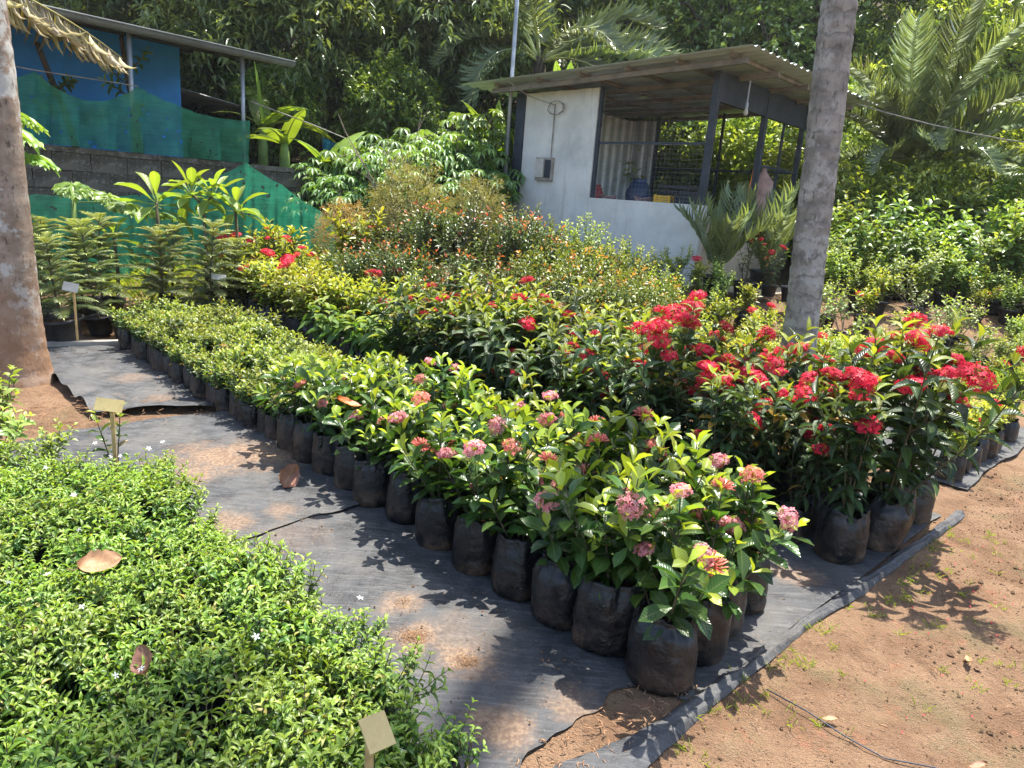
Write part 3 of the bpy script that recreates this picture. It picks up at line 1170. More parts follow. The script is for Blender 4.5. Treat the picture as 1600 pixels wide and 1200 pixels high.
A.tube([sh(-.1, .55, 2.80), sh(-.1, .55, 2.74)], .022, 8)
lh = shp('lamp_holder', A, [M['greysteel']])
V, Qd = lathe([(.001, 0), (.02, .006), (.03, .03), (.026, .055), (.016, .08), (.015, .09)], 12)
A = Acc()
A.add(np.array(V) + sh(-.1, .55, 2.655), Qd)
shp('bulb', A, [M['cardw']], True, parent=lh)

# antenna pole standing beside the shed
A = Acc()
p0 = np.array([-.33, 10.95, .75])
A.tube([p0, p0 + [-.02, 0, 5.2]], .028, 10)
o = solo('steel_pole', A.mesh('steel_pole', [M['greysteel']]), 'tall thin grey steel pole standing at the end of the white shed wall', 'pole')


# things kept in the shed
M['blueplastic'] = plain('blue_plastic', (.025, .045, .11), .4, .5, .2)
M['yellowplastic'] = plain('yellow_plastic', (.75, .42, .02), .4, .5, .15)
M['redplastic'] = plain('red_plastic', (.45, .05, .06), .45, .5, .2)
M['orangecloth'] = plain('orange_cloth', (.62, .20, .03), .8, .2, .25)
M['sack'] = plain('woven_sack', (.46, .30, .26), .8, .2, .25, 8., .4, 60.)
M['greyblack'] = plain('black_crate_plastic', (.03, .032, .035), .5, .4, .3)


def crate(name, label, cat, u, v, z, w, d, h, mat, rot=0., taper=.1):
    A = Acc()
    t = .012
    for (cx, cy, sx, sy) in ((0, -d / 2, w, t), (0, d / 2, w, t), (-w / 2, 0, t, d - t * 1.2), (w / 2, 0, t, d - t * 1.2)):
        for k in range(4):
            A.box((cx, cy, h * (.14 + .235 * k)), (sx, sy, h * .17))
    for sx in (-1, 1):
        for sy in (-1, 1):
            A.box((sx * w / 2, sy * d / 2, h / 2), (.03, .03, h))
    A.box((0, 0, .012), (w - .02, d - .02, .012))
    p = sh(u, v, z)
    solo(name, A.mesh(name, [mat], False), label, cat, tuple(p), rot)


def sackm(name, label, cat, p, r, h, mat, seed, pinch=.4):
    rr = np.random.default_rng(seed)
    n = 20
    a = np.arange(n) * 2 * PI / n
    V = []
    for q, z in ((.02, 0), (.9, .01), (1.05, .12), (1.08, .3), (1.0, .5), (.85, .68), (pinch + .2, .83), (pinch, .92), (pinch + .12, 1.0), (.02, .98)):
        rad = r * q * (1 + .07 * np.sin(3 * a + seed) + .05 * np.sin(7 * a + 4 * z) + rr.normal(0, .015, n))
        V.append(np.stack([rad * np.cos(a), rad * np.sin(a) * .8, np.full(n, z * h) + rr.normal(0, .006, n)], 1))
    m = len(V)
    Q = [[i * n + j, i * n + (j + 1) % n, (i + 1) * n + (j + 1) % n, (i + 1) * n + j] for i in range(m - 1) for j in range(n)]
    solo(name, mk(name, np.concatenate(V), Q, None, [mat]), label, cat, tuple(p))


A = Acc()
shbox(A, .35, 2.4, .5, 1.25, 1.40, 1.44)
for u in (.42, 2.33):
    for v in (.56, 1.19):
        shbox(A, u - .03, u + .03, v - .03, v + .03, .75, 1.40)
me = A.mesh('work_table', [M['greywood']], False)
tb = thing('work_table', 'wooden work table inside the shed behind the wire mesh', 'table', (OX, OY, .75))
A2 = Acc()
shbox(A2, .35, 2.4, .4, 1.25, 1.50, 1.54)
mt = A2.mesh('table_top', [M['greywood']], False)
mt.transform(Matrix.Translation((-OX, -OY, -.75)))
part('table_top', mt, tb)
for u in (.42, 2.33):
    for v in (.48, 1.19):
        A2 = Acc()
        shbox(A2, u - .03, u + .03, v - .03, v + .03, .75, 1.50)
        mt = A2.mesh('leg', [M['greywood']], False)
        mt.transform(Matrix.Translation((-OX, -OY, -.75)))
        part('leg', mt, tb)
bpy.data.meshes.remove(me)
RS = math.atan2(SU[1], SU[0])
crate('black_crate', 'black plastic crate on the shed table, nearest the corner post', 'crate', .50, .62, 1.545, .32, .28, .19, M['greyblack'], RS)
crate('yellow_crate', 'small yellow plastic crate on the shed table', 'crate', .90, .60, 1.545, .20, .18, .13, M['yellowplastic'], RS + .2)
crate('black_crate', 'tall black crate at the back of the shed table', 'crate', .95, 1.02, 1.545, .42, .26, .30, M['greyblack'], RS)
sackm('blue_bag', 'dark blue plastic bag slumped on the shed table', 'bag', sh(1.55, .95, 1.545), .17, .34, M['blueplastic'], 3, .5)
sackm('red_bucket_bag', 'dull red bag on the shed table beside the white wall', 'bag', sh(2.15, .72, 1.545), .13, .22, M['redplastic'], 4, .6)
sackm('rice_sack', 'pinkish woven sack propped at the side of the shed', 'sack', sh(.35, 2.35, 1.47), .20, .75, M['sack'], 5, .12)
A = Acc()
pts = np.array([sh(.3, 1.9, 2.16), sh(.3, 1.9, 1.9), sh(.3, 1.9, 1.5)])
V, Q = [], []
for k, z in enumerate(np.linspace(2.20, 1.50, 9)):
    for j, e in enumerate(np.linspace(-.06, .06, 7)):
        V.append(sh(.3 + .02 * math.sin(j * 2 + k * .3), 1.9 + e * (.5 + .08 * k), z))
Q = [[k * 7 + j, k * 7 + j + 1, (k + 1) * 7 + j + 1, (k + 1) * 7 + j] for k in range(8) for j in range(6)]
solo('orange_cloth', mk('orange_cloth', V, Q, None, [M['orangecloth']]), 'strip of orange cloth hanging inside the shed', 'cloth')
rr = np.random.default_rng(9)
for k, (u, v, lab) in enumerate(((1.25, .62, 'coil of pale rope on the shed table, beside the yellow crate'), (1.80, .58, 'coil of pale rope on the shed table, nearer the white wall'))):
    A = Acc()
    for q in range(4):
        a = np.linspace(0, 6.3, 22)
        c = sh(u, v, 1.56 + .018 * q)
        A.tube(np.stack([c[0] + (.11 + .01 * rr.normal()) * np.cos(a), c[1] + .08 * np.sin(a), np.full(22, c[2]) + .02 * np.sin(a * 2 + q)], 1), .009, 5)
    solo('rope_coil', A.mesh('rope_coil', [M['sack']]), lab, 'rope')


# ------------------------------------------------------------------ blue house, block wall, nets
GA, GD, GN = np.array([-3.41, 10.57]), np.array([.637, .771]), np.array([-.771, .637])


def hs(s, d, z):
    """s along the gutter (0 at its right end, negative towards the camera side), d behind it"""
    p = GA + GD * s + GN * d
    return np.array([p[0], p[1], z])


AXH = [np.array([*GD, 0]), np.array([*GN, 0]), Z3]
M['blue'] = plain('blue_painted_wall', (.05, .29, .80), .7, .3, .12, 2., .15, 20., dirt=(.03, .14, .40), dirt_amt=.4, dscale=1.2)
M['roofgrey'] = plain('grey_roof_sheet', (.30, .31, .32), .5, .4, .2, 3., metal=.3, dirt=(.14, .12, .1))
M['gutter'] = plain('grey_gutter', (.13, .14, .145), .5, .4, .15)
M['darkwood'] = plain('dark_soffit', (.06, .055, .05), .8, .2)


def block_mat():
    m, nt, out = new_mat('mossy_block_wall')
    f = noise(nt, 3., 6, .65)
    c = mixc(nt, maprange(nt, f, .35, .65), (.055, .05, .042), (.15, .135, .115))
    c = mixc(nt, maprange(nt, noise(nt, 24., 5, .65), .52, .7, 0, .7), c, (.25, .235, .21))
    c = mixc(nt, maprange(nt, noise(nt, 1.6, 5, .6), .55, .7, 0, .6), c, (.06, .065, .03))
    pbsdf(nt, out, c, .95, .1, bump(nt, noise(nt, 45., 6, .7), .6, .012))
    return m


M['block'] = block_mat()
house = thing('blue_house', 'blue painted house with grey sheet roof and long gutter above the block wall', 'house', (GA[0], GA[1], 0))


def hp(name, A, mats, smooth=False, parent=None, **kw):
    me = A.mesh(name, mats, smooth)
    me.transform(Matrix.Translation((-GA[0], -GA[1], 0)))
    return part(name, me, parent or house, **kw)


def hbox(A, s0, s1, d0, d1, z0, z1):
    return A.box(hs((s0 + s1) / 2, (d0 + d1) / 2, (z0 + z1) / 2), (abs(s1 - s0), abs(d1 - d0), z1 - z0), AXH)


A = Acc()
hbox(A, -8, -.55, 2.0, 2.2, 1.4, 3.28)
hp('wall', A, [M['blue']])
A = Acc()
hbox(A, -.75, -.55, 2.203, 6, 1.4, 3.28)
hp('wall', A, [M['blue']])
# roof
ud = nrm(np.array([*GN, .13]))
for k in range(9):
    A = Acc()
    A.add(*corrug(hs(-8.3 + k * .93, -.02, 3.07 + .005 * (k % 2)), ud, np.array([*GD, 0]), 4.2, .97, .17, .013))
    hp('roof_sheet', A, [M['roofgrey']])
for d in (.35, 1.2, 2.6):
    A = Acc()
    A.beam(hs(-8.2, d, 3.02 + .13 * d), hs(-.05, d, 3.02 + .13 * d), .06, .06)
    hp('purlin', A, [M['darkwood']])
# half-round gutter
A = Acc()
aa = np.linspace(PI, 2 * PI, 9)
V = []
for s in (-8.3, -5.6, -5.595, -2.9, -2.895, .02):
    for a in aa:
        V.append(hs(s, -.075 + .075 * math.cos(a), 3.05 + .07 * math.sin(a)))
Q = [[i * 9 + j, i * 9 + j + 1, (i + 1) * 9 + j + 1, (i + 1) * 9 + j] for i in range(5) for j in range(8)]
A.add(V, Q)
A.beam(hs(-8.3, -.155, 3.055), hs(.02, -.155, 3.055), .012, .02)
hp('gutter', A, [M['gutter']], True)
for s in (-6.6, -4.4, -2.05, -.62):
    A = Acc()
    A.tube([hs(s, .10, 1.5), hs(s, .10, 3.05)], .028, 10)
    hp('post', A, [M['greysteel']], True)
# lean-to roof behind, in shade
A = Acc()
A.add(*corrug(hs(-.5, 2.3, 2.75), nrm(np.array([*GD, -.12])), np.array([*GN, 0]), 2.6, 1.6, .2, .015))
hp('lean_to_roof', A, [M['roofgrey']])
A = Acc()
hbox(A, -.5, 1.9, 3.85, 3.95, 1.5, 2.6)
hp('lean_to_wall', A, [M['darkwood']])

for k, (s_, d_, zt, lab) in enumerate(((-1.62, .9, 3.1, 'thin dark tree stem before the blue wall, nearer the wall end'), (-2.35, 1.0, 2.9, 'thin dark tree stem before the blue wall, beside the roof post'))):
    rr = np.random.default_rng(300 + k)
    t = thing('young_tree', lab, 'tree', tuple(hs(s_, d_, 1.45)))
    A = Acc()
    tp = grow(rr, (0, 0, 0), (rr.normal(0, .08), rr.normal(0, .08), 1), zt - 1.45, 6, 0, .05)
    A.tube(tp, np.linspace(.045, .03, 7), 8)
    pl_ = []
    for j in range(4):
        q_, dd_ = along(tp, rr.uniform(.35, .8))
        bp = grow(rr, q_, nrm(np.array([rr.normal(), rr.normal(), .3])), .45, 4, .02, .1)
        A.tube(bp, np.linspace(.012, .004, 5), 5, cap=False)
        dress(rr, bp, pl_, .3, .05, .13, .05, 70, 40, droop=.3)
    part('trunk', A.mesh('young_tree_trunk', [M['bark']]), t)
    part('crown', leaf_mesh('young_tree_crown', pl_, T_ELL, rr, M['broad']), t)

# block wall, block by block along the visible face
bw = thing('block_wall', 'dark mossy concrete block wall below the blue house', 'wall', (GA[0], GA[1], 0))
A = Acc()
hbox(A, -6.5, 1.4, .06, .24, -.2, 1.60)
hp('wall_core', A, [M['block']], parent=bw)
A = Acc()
hbox(A, -6.5, 1.4, .0, .27, 1.602, 1.665)
hp('coping', A, [M['block']], parent=bw)
rr = np.random.default_rng(21)
blk = []
for k in range(4):
    A = Acc()
    A.box((0, 0, 0), (.392, .05, .192))
    me = A.mesh('block', [M['block']], False)
    co = np.array([v.co[:] for v in me.vertices]) + rr.normal(0, .004, (8, 3))
    me.vertices.foreach_set('co', co.astype(np.float32).ravel())
    blk.append(me)
for row in range(7):
    for k in range(20):
        s = -6.4 + k * .402 + (.2 if row % 2 else 0)
        if s > 1.3:
            continue
        p = hs(s, .04 + rr.normal(0, .004), 1.50 - row * .202) - [GA[0], GA[1], 0]
        m4 = frame4(AXH[0], AXH[1], AXH[2], p)
        part('block', blk[rr.integers(4)], bw, m4)


def net_mat(name, col, op):
    m, nt, out = new_mat(name)
    f = noise(nt, 5., 5, .6)
    mpv = N(nt, 'ShaderNodeMapping')
    mpv.inputs['Scale'].default_value = (2., 2., 60.)
    nt.links.new(N(nt, 'ShaderNodeTexCoord').outputs['Object'], mpv.inputs[0])
    c = mixc(nt, maprange(nt, f, .35, .65), tuple(x * .65 for x in col), col)
    c = mixc(nt, maprange(nt, noise(nt, 1.5, 5, .6, mpv.outputs[0]), .4, .65, 0, .45), c, tuple(x * .4 for x in col))
    p = pbsdf(nt, None, c, .6, .3)
    tr = N(nt, 'ShaderNodeBsdfTranslucent')
    nt.links.new(c, tr.inputs[0])
    mx = N(nt, 'ShaderNodeMixShader')
    mx.inputs[0].default_value = .45
    nt.links.new(p.outputs[0], mx.inputs[1])
    nt.links.new(tr.outputs[0], mx.inputs[2])
    tp = N(nt, 'ShaderNodeBsdfTransparent')
    m2 = N(nt, 'ShaderNodeMixShader')
    # woven threads: open between them, with small tears
    hole = maprange(nt, noise(nt, 11., 3, .5), .66, .68, op, .05)
    nt.links.new(hole, m2.inputs[0])
    nt.links.new(tp.outputs[0], m2.inputs[1])
    nt.links.new(mx.outputs[0], m2.inputs[2])
    nt.links.new(m2.outputs[0], out.inputs[0])
    return m


M['net'] = net_mat('green_shade_net', (.06, .36, .20), .76)
M['net2'] = net_mat('bright_green_shade_net', (.06, .55, .32), .64)
M['netblue'] = net_mat('blue_net', (.03, .22, .36), .6)


def net(name, label, tops, bots, nseg, nrow, sag, fold, seed, mat, group=None):
    """cloth hung between points; tops/bots lists of 3-D points, sag per span"""
    V = []
    cols = []
    for k in range(len(tops) - 1):
        for j in range(nseg):
            f = j / nseg
            t = tops[k] * (1 - f) + tops[k + 1] * f - Z3 * sag[k] * 4 * f * (1 - f)
            b = bots[k] * (1 - f) + bots[k + 1] * f
            cols.append((t, b, k + f, min(f, 1 - f)))
    cols.append((tops[-1], bots[-1], len(tops) - 1, 0))
    hd = nrm(np.cross(tops[-1] - tops[0], Z3))
    for (t, b, q, e) in cols:
        for i in range(nrow + 1):
            g = i / nrow
            p = t * (1 - g) + b * g
            w = fold * (math.sin(q * 19 + seed) * .5 + math.sin(q * 47 + 2.2 * g) * .3) * (.3 + g) + .03 * vnoise(q * 3, g * 2, .3, seed) \
                - .05 * math.exp(-(e * 7) ** 2) * g
            V.append(p + hd * w + Z3 * .012 * vnoise(q * 4, g, .2, seed + 1) * (g < .05))
    n = nrow + 1
    Q = [[c * n + i, (c + 1) * n + i, (c + 1) * n + i + 1, c * n + i + 1] for c in range(len(cols) - 1) for i in range(nrow)]
    o = solo(name, mk(name, V, Q, None, [mat]), label, 'net', group=group)
    return o


T_ = [hs(-4.35, -.06, 2.42), hs(-3.1, -.06, 2.40), hs(-2.05, -.06, 2.42), hs(-.62, -.06, 2.22)]
B_ = [hs(-4.35, -.06, 1.66), hs(-3.1, -.08, 1.67), hs(-2.05, -.06, 1.67), hs(-.62, -.06, 1.67)]
net('shade_net', 'dark green shade net draped from posts along the top of the block wall', T_, B_, 22, 14, [.19, .23, .10], .16, 2, M['net'])
A = Acc()
A.tube([hs(-4.6, -.08, 2.46), hs(-3.1, -.09, 2.41), hs(-2.05, -.075, 2.42)], .006, 5)
solo('rope', A.mesh('rope', [M['greywood']]), 'thin rope holding up the dark green net on the wall', 'rope')
T_ = [np.array(p) for p in ((-5.3, 6.95, 1.16), (-4.95, 7.45, 1.15), (-4.45, 8.35, 1.19), (-4.08, 9.0, 1.36), (-3.66, 9.65, 1.67), (-3.12, 9.4, 1.43), (-2.54, 9.1, 1.15), (-1.92, 8.8, .72))]
B_ = [np.array([p[0] + .03, p[1] - .08, .22]) for p in T_]
net('shade_net', 'bright green shade net rising to a peak in front of the block wall', T_, B_, 18, 16, [.02, .03, .03, .03, .02, .02, .02], .09, 5, M['net2'])
A = Acc()
A.tube([hs(-.62, -.09, 2.46), hs(.6, .3, 2.32), hs(2.2, .6, 2.05), hs(3.6, .2, 1.95)], .008, 5)
solo('rope', A.mesh('rope', [M['greywood']]), 'pale rope running from the house post toward the trees', 'rope')
T_ = [hs(1.2, .9, 2.20), hs(2.6, .5, 2.0), hs(4.6, -.9, 1.98)]
B_ = [hs(1.2, .9, 1.75), hs(2.6, .5, 1.6), hs(4.6, -.9, 1.6)]
net('blue_net', 'strip of blue net strung behind the cassava bushes', T_, B_, 14, 5, [.06, .08], .03, 8, M['netblue'])


# ------------------------------------------------------------------ plant builders
def finish(name, rng, pl, temps, mat, stems, flowers=(), stem_mat=None):
    return dict(pl=np.array(pl), temps=temps, mat=mat, foliage=leaf_mesh(name + '_foliage', pl, temps, rng, M[mat]),
                stem=stem_mesh(name + '_stem', stems, stem_mat), flowers=list(flowers))


def bush(rng, n, L0, L1, spread, inter, ll, lw, temps, mat, a0=75, a1=38, whorl=2, side=1, ltip=.55, droop=0., ytop=.35, yamt=1., up=.08, base_r=.03,
         heads=None, pflow=0., turn=PI / 2, tipp=1., start=.12, rad=.004, wob=.06, lbase=.8, stem_mat=None, hs_=1., name='bush'):
    pl, stems, flowers = [], [], []
    for i in range(n):
        az = i * 2.4 + rng.normal(0, .4)
        sp = spread * (rng.uniform(.15, 1.) if i else .05)
        d = np.array([math.cos(az) * sp, math.sin(az) * sp, 1.])
        p = np.array([math.cos(az), math.sin(az), 0]) * base_r * rng.uniform(.2, 1) + [0, 0, -.01]
        L = rng.uniform(L0, L1)
        pts = grow(rng, p, d, L, 6, up, wob)
        stems.append((pts, rad, rad * .45))
        br = [pts]
        for k in range(side):
            u = rng.uniform(.3, .75)
            q, dd = along(pts, u)
            a2 = rng.random() * 6.28
            d2 = nrm(dd + .9 * np.array([math.cos(a2), math.sin(a2), .1]))
            p2 = grow(rng, q, d2, L * (1 - u) * rng.uniform(.7, 1.1), 4, up * 2, wob)
            stems.append((p2, rad * .7, rad * .35))
            br.append(p2)
        for b, bp in enumerate(br):
            dress(rng, bp, pl, start if b == 0 else .15, inter, ll, lw, a0, a1, whorl, ltip, lbase, droop, ytop, yamt * (1. if rng.random() < tipp else .12), turn=turn)
            if heads and rng.random() < pflow:
                h = heads[rng.integers(len(heads))]
                me = HEAD[h][rng.integers(len(HEAD[h]))]
                tip, td = bp[-1], nrm(bp[-1] - bp[-2])
                flowers.append((me, axis_frame(nrm(td + rng.normal(0, .2, 3)), tip + td * .02, rng.random() * 6, hs_ * rng.uniform(.7, 1.15))))
    return finish(name, rng, pl, temps, mat, stems, flowers, stem_mat)


def single_leaf(mat, temps):
    out = {}
    for k, t in enumerate(temps):
        for y in (0., .5, 1.):
            for r in (.15, .5, .85):
                C = np.zeros((len(t[0]), 4))
                C[:, 0], C[:, 1], C[:, 2], C[:, 3] = r, y, t[2], t[3]
                out[(k, y, r)] = mk('leaf', t[0], t[1], None, [M[mat]], C)
    return out


LEAFLIB = {}


def leaf_objects(parent, pr, rng, z0):
    key = pr['mat']
    if key not in LEAFLIB:
        LEAFLIB[key] = single_leaf(key, pr['temps'])
    lib = LEAFLIB[key]
    for r in pr['pl']:
        X = nrm(r[3:6])
        Y = nrm(np.cross(r[6:9], X))
        Zv = np.cross(X, Y)
        y = 0. if r[11] < .25 else .5 if r[11] < .7 else 1.
        me = lib[(int(rng.integers(len(pr['temps']))), y, (.15, .5, .85)[rng.integers(3)])]
        part('leaf', me, parent, frame4(X * r[9], Y * r[10], Zv * r[9], r[0:3] + [0, 0, z0]))


def plant(name, label, cat, pr, x, y, rng, pot_=None, z=None, sc=1., rz=None, group=None, leaf_objs=False, flowers=1., bag_name='grow_bag', tilt=0., psc=1.):
    z = float(gz(x, y)) + .012 if z is None else z
    t = thing(name, label, cat, (x, y, z), rng.random() * 6.28 if rz is None else rz, sc, group)
    if tilt:
        t.rotation_euler = (rng.normal(0, tilt), rng.normal(0, tilt), t.rotation_euler.z)
    z0 = 0.
    if pot_ is not None:
        b, s = pot_
        bo = part(bag_name, b, t)
        bo.scale = (psc * rng.uniform(.93, 1.07), psc * rng.uniform(.93, 1.07), psc * rng.uniform(.94, 1.04))
        part('soil', s, bo)
        z0 = max(v.co.z for v in list(s.vertices)[:1]) * psc - .01
    o = part('stem', pr['stem'], t, loc=(0, 0, z0))
    if leaf_objs:
        leaf_objects(t, pr, rng, z0)
    else:
        part('foliage', pr['foliage'], t, loc=(0, 0, z0), kind='stuff')
    if flowers:
        for me, m4 in pr['flowers']:
            if rng.random() > flowers:
                continue
            m = m4.copy()
            m[2, 3] += z0
            part('flower_head', me, t, m)
    return t


rg = np.random.default_rng(101)
PINK = [bush(rg, int(rg.integers(5, 8)), .13, .40, .95, .042, .104, .047, T_OBO, 'pink', 78, 40, side=1, ltip=.62, ytop=.24, heads=['coral', 'pink', 'pink', 'pink', 'cbud'], pflow=.26, hs_=1.2,
             name='pink_ixora') for _ in range(9)]
DWARF = [bush(rg, int(rg.integers(7, 10)), .10, .22, .8, .020, .042, .018, T_OBO, 'dwarf', 75, 35, side=2, ltip=.6, ytop=.4, rad=.003, name='dwarf_ixora') for _ in range(7)]
RED = [bush(rg, int(rg.integers(5, 8)), .38, .86, .48, .052, .150, .047, T_LAN, 'red', 80, 35, side=1, ltip=.6, droop=.25, ytop=.22, heads=['red', 'red', 'rbud'], pflow=.10, hs_=1.2,
            start=.08, rad=.005, name='red_ixora') for _ in range(7)]
REDF = [bush(rg, int(rg.integers(5, 8)), .40, .80, .5, .050, .125, .041, T_LAN, 'red', 80, 35, side=1, ltip=.6, droop=.25, ytop=.2, heads=['red', 'red', 'red', 'rbud'], pflow=.52,
             start=.08, rad=.005, name='red_ixora', hs_=1.12) for _ in range(6)]
YEL = [bush(rg, int(rg.integers(6, 9)), .20, .42, .6, .032, .075, .026, T_ELL, 'yellow', 70, 35, side=2, ytop=.45, heads=['orange', 'red'], pflow=.03, name='yellow_green_ixora') for _ in range(5)]
COCOA = [bush(rg, 3, .18, .34, .4, .035, .17, .058, T_LAN, 'cocoa', 95, 45, whorl=1, side=1, ltip=.7, droop=.55, ytop=.3, turn=2.4, name='drooping_plant') for _ in range(4)]
SYZ = [bush(rg, 15, .50, .98, .75, .030, .054, .024, T_SML, m_, 68, 38, side=6, ltip=.8, ytop=.11, yamt=1., tipp=.38, rad=.006, start=.2, wob=.15, name='eugenia') for m_ in ('syz', 'syz', 'syzy')]
SYZB = [bush(rg, 14, .5, .9, .5, .035, .05, .024, T_SML, 'light', 65, 35, side=4, ltip=.8, ytop=.25, rad=.006, start=.2, wob=.1, name='green_shrub')]
WRI = [bush(rg, int(rg.integers(15, 19)), .10, .20, 1.15, .018, .031, .0105, T_ARC, 'wright', 72, 40, side=2, ltip=.7, droop=.12, ytop=.55, yamt=.8, rad=.0022, wob=.09, start=.1, name='jasmine') for _ in range(8)]
GOLD = [bush(rg, 14, .16, .26, .9, .018, .028, .014, T_SML, 'gold', 65, 35, side=2, rad=.002, name='golden_shrub') for _ in range(2)]
BROAD = [bush(rg, int(rg.integers(6, 9)), .45, .9, .55, .06, .12, .055, T_ELL, m_, 75, 40, side=2, droop=.15, ytop=.3, rad=.007, wob=.09, name='broad_leaf_shrub') for m_ in ('broad', 'light', 'broad', 'light')]
SPARSE = [bush(rg, 6, .3, .6, .8, .05, .055, .028, T_ELL, 'light', 75, 45, side=3, rad=.006, wob=.16, start=.35, stem_mat=M['twig'], name='sparse_shrub') for _ in range(2)]
SMALLV = [bush(rg, 9, .25, .5, .8, .028, .05, .02, T_ELL, m_, 70, 40, side=3, rad=.004, wob=.12, ytop=.3, name='small_leaf_shrub') for m_ in ('light', 'yellow', 'light')]
GRASSY = [bush(rg, 16, .25, .42, .9, .04, .10, .010, T_STRIP, 'light', 50, 30, side=1, rad=.002, wob=.14, name='grassy_plant')]

# --- foreground bed of white flowered dwarf jasmine
rg = np.random.default_rng(202)
poly = np.array([(-3.3, 2.55), (-2.1, 2.72), (-1.72, 2.88), (-1.36, 2.78), (-1.0, 2.38), (-.68, 2.06), (-.36, 1.77), (-.18, 1.55), (-.02, 1.32), (-.10, 1.02), (-.45, .78), (-1.5, .6), (-3.0, 1.3)])


def inside(x, y, P):
    r = False
    j = len(P) - 1
    for i in range(len(P)):
        if (P[i][1] > y) != (P[j][1] > y) and x < (P[j][0] - P[i][0]) * (y - P[i][1]) / (P[j][1] - P[i][1]) + P[i][0]:
            r = not r
        j = i
    return r


k = 0
edge = []
for a in range(0, 25):
    for b in range(-26, 6):
        s, t = -.55 + a * .138, -.76 + b * .142
        x, y = st(s, t)
        x += rg.normal(0, .022)
        y += rg.normal(0, .022)
        if not inside(x, y, poly) or rg.random() < .015 or math.hypot(x + .98, y - 1.42) < .1:
            continue
        if (x < -1.05 * y / 1.2 - .35):          # left of the frame
            continue
        pr = WRI[rg.integers(len(WRI))]
        onedge = not inside(x + .2, y + .05, poly) or not inside(x + .1, y - .16, poly)
        lab = 'low leafy white flowered jasmine plant at the path edge of the near bed' if onedge else 'low leafy white flowered jasmine plant inside the dense near bed'
        p = plant('jasmine_plant', lab, 'plant', pr, x, y, rg, BAG_SML[rg.integers(3)], sc=rg.uniform(.9, 1.2), group='jasmine plants of the near bed', tilt=.07)
        if rg.random() < .2:
            p['label'] = lab.replace('white flowered jasmine plant', 'jasmine plant with open white flowers')
            for q in range(rg.integers(1, 3)):
                tip = pr['pl'][rg.integers(len(pr['pl']))]
                top = pr['pl'][np.argsort(-pr['pl'][:, 2])[rg.integers(12)]]
                m = axis_frame(nrm(np.array([rg.normal(0, .5), rg.normal(0, .5), 1.])), top[:3] + [rg.normal(0, .02), rg.normal(0, .02), .165], rg.random() * 6, .0105)
                part('flower', WHITE, p, m)

# --- first bed: dwarf plants in small bags, then pink ixora in large bags, along the path
rg = np.random.default_rng(303)
# path side row of pink ixora (s = metres from the corner)
row = [0, .225, .43, .66, .88, 1.12, 1.42, 1.64, 1.85, 2.06, 2.27, 2.46]
toff = [.0, .01, .0, -.01, -.02, -.02, .02, -.01, .0, .01, .0, .01]
for i, s in enumerate(row):
    x, y = st(s, .02 + toff[i])
    lab = 'pink ixora in black grow bag at the front corner of the bed' if i == 0 else f'pink ixora in black grow bag, {ORD[i]} from the front corner along the path'
    plant('pink_ixora', lab, 'plant', PINK[(i * 4 + 1) % 9], x, y, rg, BAG_BIG[(2, 1, 5, 0, 4, 3, 0, 1, 4, 0, 3, 1)[i]], sc=(1.12 if i < 2 else 1.0) * rg.uniform(.95, 1.05), group='pink ixoras along the path', leaf_objs=i < 9, tilt=.04, flowers=.7 if i < 6 else .25)
for i, t in enumerate((.215, .43, .64)):
    x, y = st(.02 + .03 * i, t)
    plant('pink_ixora', f'pink ixora in black grow bag, {ORD[i + 1]} from the front corner along the dirt edge', 'plant', PINK[(i * 2 + 4) % 9], x, y, rg, BAG_BIG[(1, 2, 4)[i]], sc=rg.uniform(.98, 1.08), group='pink ixoras along the dirt edge', leaf_objs=True, tilt=.04)
for a in range(12):
    for b in range(3):
        s, t = .24 + a * .215 + rg.normal(0, .02), .235 + b * .215 + rg.normal(0, .02)
        x, y = st(s, t)
        plant('pink_ixora', f'pink ixora, {ORD[a]} back from the dirt edge in the {ORD[b + 1]} row of the front bed', 'plant', PINK[rg.integers(9)], x, y, rg, BAG_BIG[rg.integers(6)], sc=rg.uniform(.85, 1.2) * (1.0 if a < 7 else .88), group='pink ixoras inside the front bed', tilt=.05, flowers=.65 if a < 5 else .2)
# dwarf plants
n_edge = 22
for i in range(n_edge):
    s = 2.66 + i * (5.42 - 2.66) / (n_edge - 1)
    x, y = st(s, .0 + .02 * math.sin(i * 2.1))
    plant('dwarf_ixora', f'small dwarf ixora in slim black bag, {ORD[n_edge - 1 - i]} from the far end of the row', 'plant', DWARF[rg.integers(7)], x, y, rg, BAG_SML[rg.integers(3)], sc=rg.uniform(.92, 1.12), group='dwarf ixoras along the path', tilt=.05)
for a in range(22):
    for b in range(5):
        s, t = 2.70 + a * .131 + rg.normal(0, .015), .14 + b * .145 + rg.normal(0, .015)
        if s > 5.45:
            continue
        x, y = st(s, t)
        plant('dwarf_ixora', f'dwarf ixora inside the front bed, {ORD[b + 1]} row from the path, {ORD[a]} beyond the pink ixoras', 'plant', DWARF[rg.integers(7)], x, y, rg, BAG_SML[rg.integers(3)], sc=rg.uniform(.82, 1.32), group='dwarf ixoras inside the front bed', tilt=.05)

